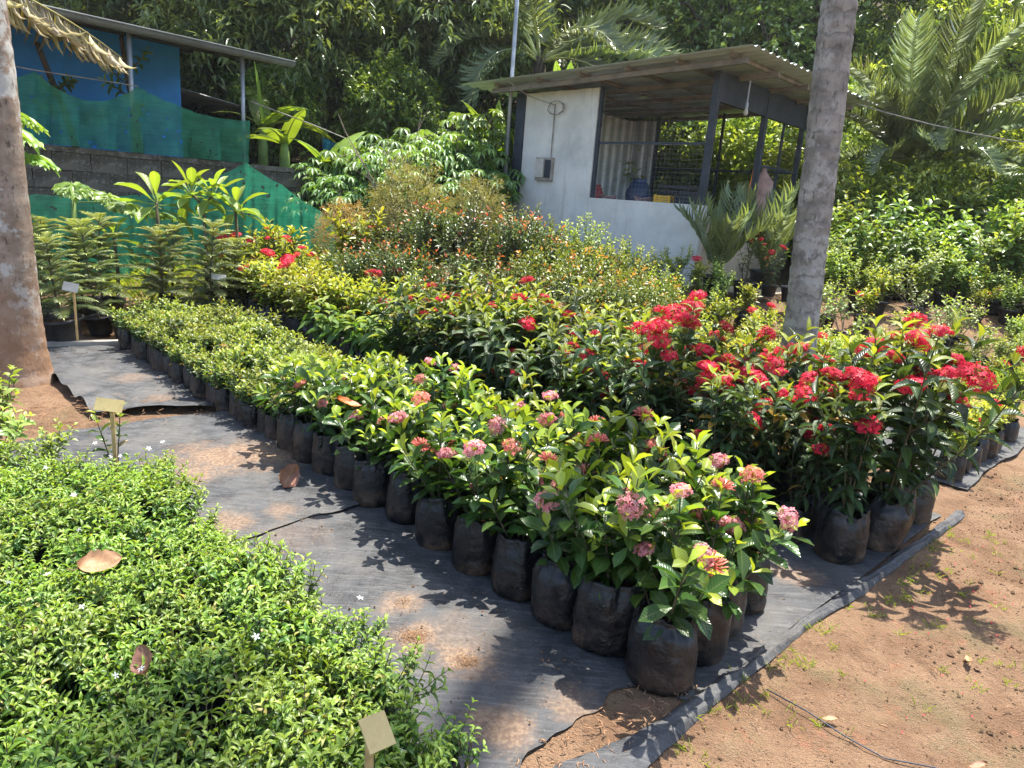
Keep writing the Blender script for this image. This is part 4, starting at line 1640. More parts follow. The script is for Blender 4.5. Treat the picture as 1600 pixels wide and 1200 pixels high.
# --- second bed: tall red ixora
rg = np.random.default_rng(404)
front = [(.0, 1.40), (-.05, 1.68), (-.02, 1.93), (-.04, 2.16)]
for i, (s, t) in enumerate(front):
    x, y = st(s, t)
    plant('red_ixora', f'tall red ixora in black grow bag, {ORD[i]} from the pink bed along the dirt edge', 'plant', REDF[(i * 2 + 1) % 6], x, y, rg, BAG_BIG[(1, 2, 0, 4)[i]], sc=(1.02, 1.15, 1.25, 1.05)[i], group='red ixoras along the dirt edge', leaf_objs=True, tilt=.05, psc=(1.05, .95, .86, 1.0)[i])
for a in range(17):
    for b in range(4):
        s, t = .25 + a * .235 + rg.normal(0, .03), 1.34 + b * .245 + rg.normal(0, .03)
        x, y = st(s, t)
        if s > 3.3 and b == 0:
            continue
        near = s < 1.05 or (s < 1.6 and b > 1)
        pr = (REDF if near or rg.random() < .04 else RED)[rg.integers(6)]
        lab = f'red ixora, {ORD[a]} back from the dirt edge in the {ORD[b]} row of the second bed'
        plant('red_ixora', lab, 'plant', pr, x, y, rg, BAG_MID[rg.integers(4)], sc=rg.uniform(.78, 1.12) * (.95 if near else .92 if a < 12 else .8), group='red ixoras of the second bed', leaf_objs=False, tilt=.05)
# drooping plants at the path side of the second bed
for i in range(10):
    s, t = 3.40 + (i % 7) * .185, 1.26 + .2 * (i // 7) + rg.normal(0, .02)
    x, y = st(s, t)
    plant('drooping_plant', f'plant with big drooping ribbed leaves, {ORD[i]} in the second bed' if i < 7 else 'drooping leaved plant behind the first row of the second bed', 'plant', COCOA[i % 4], x, y, rg, BAG_MID[i % 4], sc=rg.uniform(.9, 1.1), group='drooping plants of the second bed')
# yellow-green ixora further along
for a in range(12):
    for b in range(4):
        s, t = 4.35 + a * .235 + rg.normal(0, .03), 1.34 + b * .25 + rg.normal(0, .03)
        if s < 4.75 and b == 0:
            continue
        x, y = st(s, t)
        plant('yellow_green_ixora', f'yellow green ixora at the far end of the second bed, {ORD[b]} row, {ORD[a]} along', 'plant', YEL[rg.integers(5)], x, y, rg, BAG_MID[rg.integers(4)], sc=rg.uniform(1.0, 1.35), group='yellow green ixoras of the second bed', tilt=.05)
# a tall sparse one with red heads against the green net
x, y = st(6.3, 1.75)
plant('yellow_green_ixora', 'tall yellow leaved ixora with red heads in front of the green net', 'plant', YEL[0], x, y, rg, BAG_MID[0], sc=1.75)
x, y = st(5.6, 2.3)
plant('yellow_green_ixora', 'tall yellow leaved ixora beside the eugenia hedge', 'plant', YEL[2], x, y, rg, BAG_MID[1], sc=1.9)

# --- third bed: eugenia with red tips
rg = np.random.default_rng(505)
spots = [(-1.45, 7.55, 0, 1.05), (-.95, 7.75, 1, 1.1), (-.45, 7.6, 0, 1.2), (.0, 7.4, 1, 1.15), (.45, 7.25, 2, 1.03), (.85, 7.0, 2, .95), (-1.15, 7.0, 1, .95), (-.6, 6.9, 0, 1.1), (-.1, 6.7, 1, 1.1), (.35, 6.5, 2, 1.1), (.8, 6.35, 2, 1.05),
         (-.9, 6.5, 0, .85), (1.1, 6.6, 2, .9), (.1, 7.9, 0, 1.05), (-1.6, 7.1, 1, .9), (1.2, 6.1, 2, .8)]
for i, (x, y, v, q) in enumerate(spots):
    lab = ['dark leaved eugenia shrub with red young tips in the middle of the nursery', 'eugenia shrub with pinkish tips in the middle of the nursery', 'yellowish eugenia shrub with orange tips in the middle of the nursery'][v]
    plant('eugenia_shrub', lab, 'shrub', SYZ[v], x, y, rg, POT_SML, z=float(gz(x, y)), sc=q * rg.uniform(.82, 1.06), group='eugenia shrubs', bag_name='pot')
for i, (x, y, q) in enumerate(((.62, 7.75, 1.05), (1.05, 7.45, 1.0), (1.35, 7.15, .9))):
    plant('green_shrub', f'bright green shrub beside the white shed wall, {ORD[i]} from the meter box', 'shrub', SYZB[0], x, y, rg, POT_SML, z=float(gz(x, y)), sc=q, group='green shrubs by the shed', bag_name='pot')
# low yellow-green rows before the shed
k = 0
for a in range(15):
    for b in range(9):
        s, t = 1.2 + a * .30 + rg.normal(0, .05), 2.75 + b * .30 + rg.normal(0, .05)
        x, y = st(s, t)
        if y > 8.3 or x < .75 + .25 * (6.5 - y) or math.hypot(x - 2.27, y - 5.6) < .33 or x > 3.2:
            continue
        r = rg.random()
        pr, nm, lab = (YEL[rg.integers(5)], 'yellow_green_ixora', 'low yellow green ixora in the rows before the shed') if r < .62 else \
            (SMALLV[rg.integers(3)], 'small_leaf_shrub', 'low small leaved shrub in the rows before the shed') if r < .92 else (GOLD[rg.integers(2)], 'golden_shrub', 'golden leaved dwarf shrub in the rows before the shed')
        plant(nm, lab, 'plant', pr, x, y, rg, BAG_MID[rg.integers(4)], sc=rg.uniform(.75, 1.05), group='low rows before the shed', tilt=.06)
for i, (x, y) in enumerate(((1.72, 5.55), (1.95, 5.75), (2.02, 5.35))):
    plant('golden_shrub', f'bright golden dwarf shrub beside the grey palm trunk, {ORD[i]} of three', 'plant', GOLD[i % 2], x, y, rg, BAG_MID[i], sc=1.25, group='golden shrubs by the palm trunk')

# --- right hand rows
rg = np.random.default_rng(606)
for a in range(26):
    for b in range(22):
        x = 2.95 + a * .36 + rg.normal(0, .07)
        y = 4.3 + b * .38 + rg.normal(0, .07)
        s, t = to_st(x, y)
        px = x / y                         # keep to what the photograph shows
        if px > .80 or px < .40 or t < 2.75 or s < .02 or y > 11.4:
            continue
        if 4.55 < t < 5.55 and s < 1.9:    # dirt walk between the rows
            continue
        if rg.random() < .10:
            continue
        r = rg.random()
        if y < 6.6:
            pr, nm, lab = (SMALLV[rg.integers(3)], 'small_leaf_shrub', 'low loose shrub in the rows right of the palm trunk') if r < .45 else (YEL[rg.integers(5)], 'yellow_green_ixora', 'low yellow green ixora in the rows right of the palm trunk') if r < .72 else \
                (GRASSY[0], 'grassy_plant', 'thin leaved grassy plant in the rows right of the palm trunk') if r < .9 else (GOLD[rg.integers(2)], 'golden_shrub', 'golden dwarf shrub in the rows right of the palm trunk')
            q = rg.uniform(.7, 1.0)
        elif y < 8.4:
            pr, nm, lab = (SPARSE[rg.integers(2)], 'sparse_shrub', 'twiggy half bare shrub in a pot on the right terrace') if r < .3 else (YEL[rg.integers(5)], 'yellow_green_ixora', 'yellow green ixora on the right terrace') if r < .6 else (SMALLV[rg.integers(3)], 'small_leaf_shrub', 'pale small leaved shrub on the right terrace')
            q = rg.uniform(.8, 1.15)
        else:
            kb = int(rg.integers(4))
            pr, nm, lab = (BROAD[kb], 'broad_leaf_shrub', ('mid green' if kb % 2 == 0 else 'pale green') + ' broad leaved shrub, ' + ('front' if y < 9.4 else 'middle' if y < 10.4 else 'rear') + ' rank at the back of the right terrace') if r < .8 else (SMALLV[rg.integers(3)], 'small_leaf_shrub', 'pale small leaved shrub at the back of the right terrace')
            q = rg.uniform(.5, 1.35) * (1 + .06 * (y - 8.4))
        useP = y > 6.6
        plant(nm, lab, 'plant' if y < 8.4 else 'shrub', pr, x, y, rg, (POT_SML if useP else BAG_MID[rg.integers(4)]), sc=q, group='rows at the right' if y < 6.6 else 'potted plants of the right terrace', bag_name='pot' if useP else 'grow_bag', tilt=.06)
# black bags at the near end of the right rows
for i in range(6):
    s, t = .02 + .02 * (i % 2), 3.05 + i * .20
    x, y = st(s, t)
    plant('small_leaf_shrub', f'low leafy plant in black bag at the dirt edge, {ORD[i]} beyond the red ixoras', 'plant', YEL[i % 5], x, y, rg, BAG_BIG[i % 6], sc=.72, group='bags at the right dirt edge')


# --- background shrubs
def ball_shrub(rng, n, R, h, ll, lw, mat, temps, stemmed=True, ytop=.4, clus=7):
    pl = []
    dirs = nrm(rng.normal(0, 1, (n, 3)))
    dirs[:, 2] = np.abs(dirs[:, 2]) * 1.1 - .35
    dirs = nrm(dirs)
    rad = rng.uniform(.45, 1., n) ** .5
    lump = 1 + .5 * np.array([vnoise(d[0] * 2 + d[2], d[1] * 2 + d[2], .5, 4) for d in dirs])
    c = dirs * rad[:, None] * lump[:, None] * np.array([R, R, h * .5]) + [0, 0, h * .55]
    for k in range(n):
        for j in range(clus):
            x = nrm(dirs[k] + .3 * Z3 + rng.normal(0, .7, 3))
            pl.append([*(c[k] + rng.normal(0, ll * .5, 3)), *x, *nrm(dirs[k] + Z3), ll * rng.uniform(.7, 1.2), lw * rng.uniform(.8, 1.2), max(0, rad[k] - .6) * 2.2 * rng.random() * (dirs[k][2] > 0)])
    stems = []
    for k in range(0, n, max(1, n // 28)):
        stems.append((np.array([[0, 0, -.1], c[k] * [.35, .35, .55], c[k]]), .010, .003))
    return finish('round_shrub', rng, pl, temps, mat, stems)


rg = np.random.default_rng(707)
FINE = [ball_shrub(rg, 1100, .40, 1.05, .035, .006, m_, T_FLAT, clus=8) for m_ in ('fine', 'finer')]
for (x, y, v, q, lab) in ((-1.40, 8.75, 0, 1.12, 'rounded olive tea tree shrub, tallest of three before the cassava'), (-2.05, 8.45, 1, .85, 'small rusty tipped tea tree shrub beside the green net'), (-.62, 9.1, 0, .95, 'rounded olive tea tree shrub nearest the white shed')):
    plant('tea_tree_shrub', lab, 'shrub', FINE[v], x, y, rg, None, z=float(gz(x, y)), sc=q * 1.05, group='tea tree shrubs')


def cassava(rng, h, ncl, R):
    pl, stems = [], []
    for k in range(ncl):
        a = k * 2.4 + rng.normal(0, .3)
        r = R * math.sqrt(rng.random())
        zt = h * rng.uniform(.55, 1.0) * (1 - .25 * (r / R) ** 2)
        base = np.array([math.cos(a) * r * .35, math.sin(a) * r * .35, 0])
        tip = np.array([math.cos(a) * r, math.sin(a) * r, zt])
        stems.append((np.array([base, (base + tip) / 2 + rng.normal(0, .03, 3), tip]), .012, .005))
        for j in range(9):
            az = rng.random() * 6.28
            el = rng.uniform(-.1, .9)
            d = np.array([math.cos(az) * math.cos(el), math.sin(az) * math.cos(el), math.sin(el)])
            p = tip + d * rng.uniform(.10, .22) - [0, 0, rng.uniform(0, .25)]
            stems.append((np.array([tip - [0, 0, .08], p]), .003, .002))
            out = nrm(np.array([d[0], d[1], -.35]))
            side = np.cross(Z3, out)
            for w in range(7):
                f = (w - 3) / 3
                ang = f * 2.2
                x = nrm(out * math.cos(ang) + side * math.sin(ang) + [0, 0, -.25])
                ln = (.15 - .05 * abs(f)) * rng.uniform(.85, 1.1)
                pl.append([*p, *x, *Z3, ln, ln * .27, .8 * (zt > h * .85) * rng.random()])
    return finish('cassava', rng, pl, T_ELL[:2], 'cassava', stems)


CASS = [cassava(rg, 1.45, 26, .62) for _ in range(3)]
for i, (x, y, q) in enumerate(((-2.75, 10.9, .92), (-2.3, 10.4, .88), (-2.25, 11.3, 1.08), (-1.75, 10.7, 1.0), (-1.6, 11.5, 1.15), (-1.1, 10.8, 1.0), (-1.0, 11.7, 1.1), (-.85, 10.2, .85), (-.6, 11.6, 1.05), (-1.4, 10.1, .85))):
    plant('cassava_plant', 'cassava bush with hanging palmate leaves behind the tea trees', 'shrub', CASS[i % 3], x, y, rg, None, z=float(gz(x, y)), sc=q * 1.25, group='cassava bushes')


# --- Norfolk pines in pots
def araucaria(rng, h):
    pl, stems = [], []
    stems.append((np.array([[0, 0, -.02], [rng.normal(0, .01), rng.normal(0, .01), h * .5], [0, 0, h]]), .014, .004))
    z = .12
    lev = 0
    while z < h * 1.01:
        f = z / h
        Lb = .42 * (1 - .62 * f ** 1.5) * rng.uniform(.9, 1.05)
        ph = rng.random() * 6
        nb = 6 if f < .97 else 5
        for k in range(nb):
            a = ph + k * 2 * PI / nb + rng.normal(0, .08)
            o = np.array([math.cos(a), math.sin(a), 0])
            rise = .55 * f - .02
            zj, Lq = z + rng.normal(0, .014), rng.uniform(.8, 1.12)
            pts = np.array([[0, 0, zj] + o * Lb * Lq * u + Z3 * Lb * (rise * u * .8 + .12 * math.sin(u * 2.4) - .13 * (1 - f) * u * u) for u in np.linspace(0, 1, 7)])
            stems.append((pts, .004, .0015))
            side = np.cross(Z3, o)
            nn = int(Lb / .0135)
            for i in range(nn):
                u = .12 + .88 * i / nn
                p, d = along(pts, u)
                bl = .105 * math.sin(PI * min(1, u * .80 + .12)) ** .8 * rng.uniform(.85, 1.1) * (.55 + Lb)
                for sgn in (-1, 1):
                    x = nrm(d * rng.uniform(.45, .7) + side * sgn * .85 + Z3 * (.05 + .25 * f + rng.normal(0, .10)))
                    pl.append([*p, *x, *nrm(Z3 + side * sgn * -.3), bl, .0085, max(0, (u - .55)) * 1.2 * (.35 + .8 * f) + .45 * (f > .85)])
            pl.append([*pts[-1], *nrm(pts[-1] - pts[-2]), *Z3, .05, .014, .9])
        z += h * rng.uniform(.115, .145) * (1.1 - .35 * f)
        lev += 1
    return finish('norfolk_pine', rng, pl, T_STRIP, 'arau', stems)


rg = np.random.default_rng(808)
ARAU = [araucaria(rg, h) for h in (.86, .95, 1.02)]
arr = [(-3.78, 5.86, 0, 1.0, 'potted Norfolk pine next to the palm trunk, nearest the batten', POT_BIG), (-4.45, 6.55, 1, 1.0, 'potted Norfolk pine half hidden behind the palm trunk', POT_BIG), (-3.95, 6.72, 0, 1.02, 'potted Norfolk pine, third from the palm trunk', POT_BIG),
       (-3.72, 6.30, 2, .88, 'potted Norfolk pine in the middle of the group, before the frangipani', POT_MID), (-3.30, 6.62, 1, 1.0, 'potted Norfolk pine near the slim bags, below the tall frangipani', POT_MID), (-3.02, 6.95, 2, .93, 'potted Norfolk pine at the right end of the group', POT_MID),
       (-3.55, 7.25, 0, .95, 'potted Norfolk pine at the back of the group', POT_MID), (-4.2, 6.2, 2, .9, 'potted Norfolk pine just right of the palm trunk, second rank', POT_MID),
       (-4.3, 7.0, 0, 1.05, 'tallest potted Norfolk pine in the rear rank by the net', POT_MID), (-2.85, 7.25, 1, .85, 'potted Norfolk pine behind the white sign', POT_MID)]
for (x, y, v, q, lab, pt) in arr:
    plant('norfolk_pine', lab, 'tree', ARAU[v], x, y, rg, pt, sc=q * rg.uniform(.78, .92), group='potted Norfolk pines', bag_name='pot', tilt=.05)
# empty-looking pots between and two bushes in broad pots by the net
for i, (x, y) in enumerate(((-3.42, 6.22), (-3.18, 6.38))):
    t = thing('plant_pot', f'black plastic pot of soil before the Norfolk pines, {ORD[i]} of two', 'pot', (x, y, float(gz(x, y))))
    part('soil', POT_MID[1], part('pot', POT_MID[0], t))
POTRED = [bush(rg, 3, .35, .7, .25, .06, .07, .026, T_ELL, 'red', 75, 40, side=2, rad=.007, start=.35, heads=['red', 'orange'], pflow=.35, wob=.12, hs_=.7, name='potted_ixora') for _ in range(3)]
for i, (x, y, q) in enumerate(((-3.02, 7.72, 1.05), (-2.62, 7.62, 1.0), (-2.25, 7.35, .95))):
    plant('potted_ixora', f'leggy red ixora in broad black pot beside the green net, {ORD[i]} from the Norfolk pines', 'plant', POTRED[i], x, y, rg, POT_BIG, sc=q, group='potted ixoras by the net', bag_name='pot')


# --- frangipani: each big leaf its own part
def frangi(x, y, h, arms, label, rng, ll=.30):
    t = thing('frangipani', label, 'tree', (x, y, float(gz(x, y))), 0)
    A = Acc()
    top = np.array([0, 0, h])
    A.tube([[0, 0, 0], [.02, 0, h * .5], top], [.022, .018, .016], 8)
    ends = []
    if arms == 1:
        ends = [(top, Z3)]
    else:
        for k in range(arms):
            a = k * 2 * PI / arms + rng.random()
            e = top + np.array([math.cos(a) * .12, math.sin(a) * .08, .12])
            A.tube([top, (top + e) / 2 + [0, 0, -.015], e], [.015, .014, .013], 7)
            ends.append((e, nrm(e - top + .6 * Z3)))
    part('stem', A.mesh('frangipani_stem', [M['stem']]), t)
    temps = [leaf_t(7, 'obo', f, c) for f, c in ((.08, .35), (.10, .7), (.07, 1.0))]
    for e, d in ends:
        n = int(rng.integers(11, 15))
        for i in range(n):
            f = i / n
            az = i * 2.4
            el = math.radians(-28 + 100 * f + rng.normal(0, 7))
            xd = np.array([math.cos(az) * math.cos(el), math.sin(az) * math.cos(el), math.sin(el)])
            L = ll * rng.uniform(.8, 1.1) * (1 - .25 * f)
            V, Q, C = leaves_np([[0, 0, 0, 1, 0, 0, 0, 0, 1, L, L * .29, f * .8]], [temps[rng.integers(3)]], rng)
            V2, Q2, T2 = tube([[-.06, 0, 0], [.02, 0, 0]], .004, 4)
            me = mk('leaf', np.vstack([V, V2]), np.vstack([Q, np.array(Q2) + len(V)]), np.array(T2) + len(V), [M['frangi']], np.vstack([C, np.tile([.5, .8, 0, 0], (len(V2), 1))]))
            X = nrm(xd)
            Y = nrm(np.cross(nrm(Z3 + .3 * d + .01), X))
            part('leaf', me, t, frame4(X, Y, np.cross(X, Y), e + xd * .06 - d * .05 * (1 - f)))


rg = np.random.default_rng(909)
frangi(-3.80, 7.55, 1.10, 1, 'frangipani with the largest rosette of paddle leaves behind the Norfolk pines', rg, .50)
frangi(-3.40, 7.75, 1.05, 2, 'forked frangipani in the middle before the green net', rg, .40)
frangi(-3.10, 7.85, 1.02, 1, 'slender leaning frangipani nearest the net peak', rg, .38)
frangi(-4.15, 7.35, .75, 1, 'low frangipani rosette at the back of the Norfolk pines', rg, .30)


# --- papaya leaves: lobed blades on long stalks
def papaya(x, y, z, label, leaves, rng):
    t = thing('papaya_plant', label, 'plant', (x, y, z))
    A = Acc()
    A.tube([[0, 0, 0], [0, 0, .5], [.02, .01, leaves[0][3]]], [.03, .026, .02], 8)
    part('stem', A.mesh('papaya_stem', [M['petiole']]), t)
    for (dx, dy, dz, z0, R) in leaves:
        e = np.array([dx, dy, dz])
        A = Acc()
        A.tube([[0, 0, z0], np.array([dx * .5, dy * .5, (z0 + dz) / 2 + .05]), e], .006, 5)
        o = part('stalk', A.mesh('stalk', [M['petiole']]), t)
        pl = []
        out = nrm(np.array([dx, dy, -.1]))
        sd = np.cross(Z3, out)
        nrm_up = nrm(Z3 + .4 * out)
        for w in range(7):
            ang = (w - 3) * .72
            f = 1 - .10 * abs(w - 3)
            xd = nrm(out * math.cos(ang) + sd * math.sin(ang) - .28 * Z3)
            pl.append([*e, *xd, *nrm_up, R * f, R * .30, rng.random() * .7])
            for q, m_ in ((.42, .5), (.62, .42), (.78, .3)):
                for sg in (-1, 1):
                    x2 = nrm(xd * .75 + np.cross(nrm_up, xd) * sg * .75 - .1 * Z3)
                    pl.append([*(e + xd * R * f * q * .9), *x2, *nrm_up, R * m_ * .8, R * .15, rng.random() * .7])
        part('leaf', leaf_mesh('papaya_leaf', pl, T_ELL[:2], rng, M['papaya']), t)


papaya(-4.62, 7.45, .2, 'papaya plant with jagged leaves below the block wall', [(.35, .05, 1.00, 1.0, .30), (.62, -.10, .93, .95, .30), (.15, -.2, 1.08, 1.02, .26), (.75, .3, .85, .9, .24)], rg)
papaya(-4.75, 6.1, .1, 'papaya plant with leaves reaching past the palm trunk', [(.48, .0, 1.62, 1.55, .34), (.35, .3, 1.75, 1.6, .3), (.55, .15, 1.42, 1.5, .28)], rg)


# --- banana plants
def banana_leaf(rng, L, W, curl, tears):
    n = 14
    al = curl * np.linspace(-.1, 1, n + 1)
    x = np.concatenate([[0], np.cumsum(np.cos(al[1:]))]) * L / n
    z = np.concatenate([[0], np.cumsum(-np.sin(al[1:]))]) * L / n
    A = Acc()
    w = np.sin(PI * np.linspace(0.03, 1, n + 1) ** .8) ** .6 * W / 2
    w[-1] = .01
    for sg in (-1, 1):
        drop = .15
        for i in range(n):
            if rng.random() < tears:
                drop = rng.uniform(.05, .75)
            V, C = [], []
            for k in (i, i + 1):
                for q in (0, .5, 1):
                    yy = w[k] * q * math.cos(drop * q)
                    V.append([x[k], sg * yy, z[k] + .012 - w[k] * q * math.sin(drop * q) + .10 * w[k] * q])
                    C.append([.5 + .3 * math.sin(i), .3, k / n, q])
            A.add(V, [[0, 3, 4, 1], [1, 4, 5, 2]] if sg > 0 else [[0, 1, 4, 3], [1, 2, 5, 4]], None, np.array(C))
    V, Q, T = tube(np.stack([x, x * 0, z], 1), np.linspace(.02, .004, n + 1) * L / 1.2, 5)
    A.add(V, Q, T, np.tile([.6, .9, 0, 0], (len(V), 1)))
    return A.mesh('banana_leaf', [M['banana']])


def banana(x, y, z, label, h, leaves, rng):
    t = thing('banana_plant', label, 'plant', (x, y, z))
    A = Acc()
    A.tube([[0, 0, -.2], [0, 0, h * .5], [0, 0, h]], [.09, .08, .05], 10)
    part('stem', A.mesh('banana_stem', [M['petiole']]), t)
    for (az, el, L, W, curl, tears) in leaves:
        a, e = math.radians(az), math.radians(el)
        X = np.array([math.cos(a) * math.cos(e), math.sin(a) * math.cos(e), math.sin(e)])
        Y = nrm(np.cross(Z3, X)) if abs(X[2]) < .97 else np.array([math.cos(a), math.sin(a), 0.])
        part('leaf', banana_leaf(rng, L, W, curl, tears), t, frame4(X, Y, np.cross(X, Y), (0, 0, h - .05)))


rg = np.random.default_rng(111)
banana(-.45, 11.9, 1.0, 'banana plant with broad upright leaf behind the shed wall', 1.0, [(250, 82, 1.0, .36, .15, .1), (200, 75, 1.2, .34, .8, .3), (330, 70, 1.2, .34, .7, .2), (120, 60, 1.4, .36, .9, .4), (285, 60, .7, .26, .4, .1), (30, 66, 1.5, .36, .8, .3)], rg)
banana(.5, 12.9, 1.1, 'banana plant rising over the shed roof', 1.7, [(250, 74, 1.1, .3, .6, .3), (330, 78, 1.0, .3, .3, .1), (20, 65, 1.4, .34, .9, .4), (170, 60, 1.4, .34, 1.0, .4)], rg)
banana(-4.35, 12.2, 1.6, 'banana plant beside the blue house end wall', .75, [(270, 80, 1.0, .30, .2, .1), (330, 40, 1.1, .34, .9, .3), (200, 35, .8, .34, .9, .2), (20, 25, 1.3, .36, 1.2, .4), (120, 60, 1.2, .36, .8, .3)], rg)
banana(-3.05, 11.35, 1.3, 'low banana plant in shade behind the block wall corner', .45, [(300, 35, .9, .30, 1.1, .25), (345, 20, 1.0, .32, 1.2, .3), (230, 55, .8, .28, .9, .2), (60, 60, 1.1, .3, .8, .3)], rg)
banana(-3.7, 11.3, 1.55, 'torn banana plant behind the net post', .5, [(260, 40, .9, .3, 1.2, .4), (310, 55, .9, .28, .8, .3), (180, 30, .8, .28, 1.1, .3)], rg)


# --- coconut fronds
def frond(rng, L, bend, mat='coco', nl=70, ll=.55, hang=.5, dead=0., lw=.028, fwd=1.):
    n = 16
    al = bend * np.linspace(0, 1, n + 1) ** 1.3
    x = np.concatenate([[0], np.cumsum(np.cos(al[1:]))]) * L / n
    z = np.concatenate([[0], np.cumsum(-np.sin(al[1:]))]) * L / n
    pts = np.stack([x, .03 * L * np.sin(np.linspace(0, 2, n + 1)) * rng.normal(0, 1), z], 1)
    pl = []
    for i in range(nl):
        u = .18 + .82 * i / nl
        p, d = along(pts, u)
        q = math.sin(PI * min(1, (u - .1) * .82 + .16)) ** .7
        for sg in (-1, 1):
            yd = np.array([0, sg, 0.])
            xd = nrm(d * (.55 + .4 * u) * fwd + yd * .8 + np.array([0, 0, .22 - hang * rng.uniform(.3, 1.3)]))
            pl.append([*p, *xd, *nrm(np.cross(xd, d) * sg + .15 * Z3 + rng.normal(0, .15, 3)), ll * q * rng.uniform(.85, 1.08), lw * (L / 2.6), dead * rng.random() + .4 * rng.random() * (1 - dead)])
    V, Q, C = leaves_np(pl, T_ARC if hang > .3 else T_LAN[:2], rng)
    V2, Q2, T2 = tube(pts, np.linspace(.028, .004, n + 1) * L / 2.6, 6)
    return mk('frond', np.vstack([V, V2]), np.vstack([Q, np.array(Q2) + len(V)]), np.array(T2) + len(V), [M[mat]], np.vstack([C, np.tile([.7, .7, 0, 0], (len(V2), 1))]))


rg = np.random.default_rng(121)
FRONDS = [frond(rg, 2.6, b, nl=60, ll=.66, hang=h, lw=.021) for b, h in ((1.0, .6), (1.4, .9), (1.8, 1.1), (.6, .4))]


def fm(az, el, p, s=1., roll=0.):
    a, e = math.radians(az), math.radians(el)
    X = np.array([math.cos(a) * math.cos(e), math.sin(a) * math.cos(e), math.sin(e)])
    Y = np.array([-math.sin(a), math.cos(a), 0])
    Zv = np.cross(X, Y)
    c, q = math.cos(roll), math.sin(roll)
    return frame4(X * s, (Y * c + Zv * q) * s, (Zv * c - Y * q) * s, p)


def palm_crown(t, top, n, rng, s, els=(75, -15), fr=None):
    for i in range(n):
        f = i / max(1, n - 1)
        el = els[0] + (els[1] - els[0]) * f + rng.normal(0, 6)
        k = 3 if f < .15 else 0 if f < .45 else 1 if f < .75 else 2
        part('frond', (fr or FRONDS)[k], t, fm(i * 137.5 + rng.normal(0, 8), el, top, s * rng.uniform(.9, 1.08), rng.normal(0, .2)))


# young coconut palm at the right, fronds from near the ground
YF = [frond(rg, 3.0, b, nl=66, ll=.66, hang=h * 1.2, lw=.017) for b, h in ((.75, .22), (1.15, .30), (1.55, .40), (.45, .15))]
t = thing('coconut_palm', 'young coconut palm with arching fronds growing above the right terrace', 'palm tree', (6.12, 12.0, 1.1))
A = Acc()
A.tube([[0, 0, -.2], [0, 0, .7], [0, 0, 1.35]], [.17, .14, .09], 10)
part('trunk', A.mesh('young_palm_trunk', [M['bark']]), t)
for (az, el, s, k, ro) in ((178, 70, .95, 1, .5), (190, 50, .90, 1, .3), (170, 30, .80, 2, .3), (205, 62, 1.0, 2, .4), (230, 76, 1.0, 0, .2), (262, 82, 1.05, 3, 0), (300, 72, 1.05, 0, -.2), (330, 62, 1.05, 1, -.3), (350, 48, 1.0, 1, -.4), (5, 66, 1.05, 1, -.4), (15, 30, .95, 2, -.2),
                          (60, 65, 1., 0, 0), (110, 65, 1., 0, 0), (145, 58, 1., 1, .2), (245, 48, .75, 2, .2), (285, 40, .75, 2, -.1), (215, 35, .75, 2, .3), (320, 34, .85, 2, -.3), (90, 80, 1.1, 3, 0)):
    part('frond', YF[k], t, fm(az, el, (0, 0, 1.3), s * .8, ro))
# second coconut in the middle distance, its fronds show above the shed
t = thing('coconut_palm', 'coconut palm behind the pole with grey drooping fronds', 'palm tree', (.0, 15.2, 1.8))
A = Acc()
A.tube([[0, 0, -.3], [.05, 0, 1.2], [.05, 0, 2.4]], [.17, .15, .12], 10)
part('trunk', A.mesh('palm_trunk', [M['bark']]), t)
for (az, el, s, k, ro) in ((200, 60, 1.1, 1, 0), (180, 42, 1.05, 1, .2), (215, 40, 1.0, 2, 0), (250, 62, 1.1, 0, 0), (290, 35, 1.0, 1, .4), (330, 22, 1.1, 0, .5), (350, 40, 1.15, 1, .3), (160, 65, 1.1, 0, 0), (100, 60, 1.1, 0, 0), (20, 60, 1.1, 1, 0), (60, 40, 1, 1, 0), (230, 20, .95, 2, 0), (310, 10, 1.0, 1, .5)):
    part('frond', FRONDS[k], t, fm(az, el, (.05, 0, 2.3), s, ro))


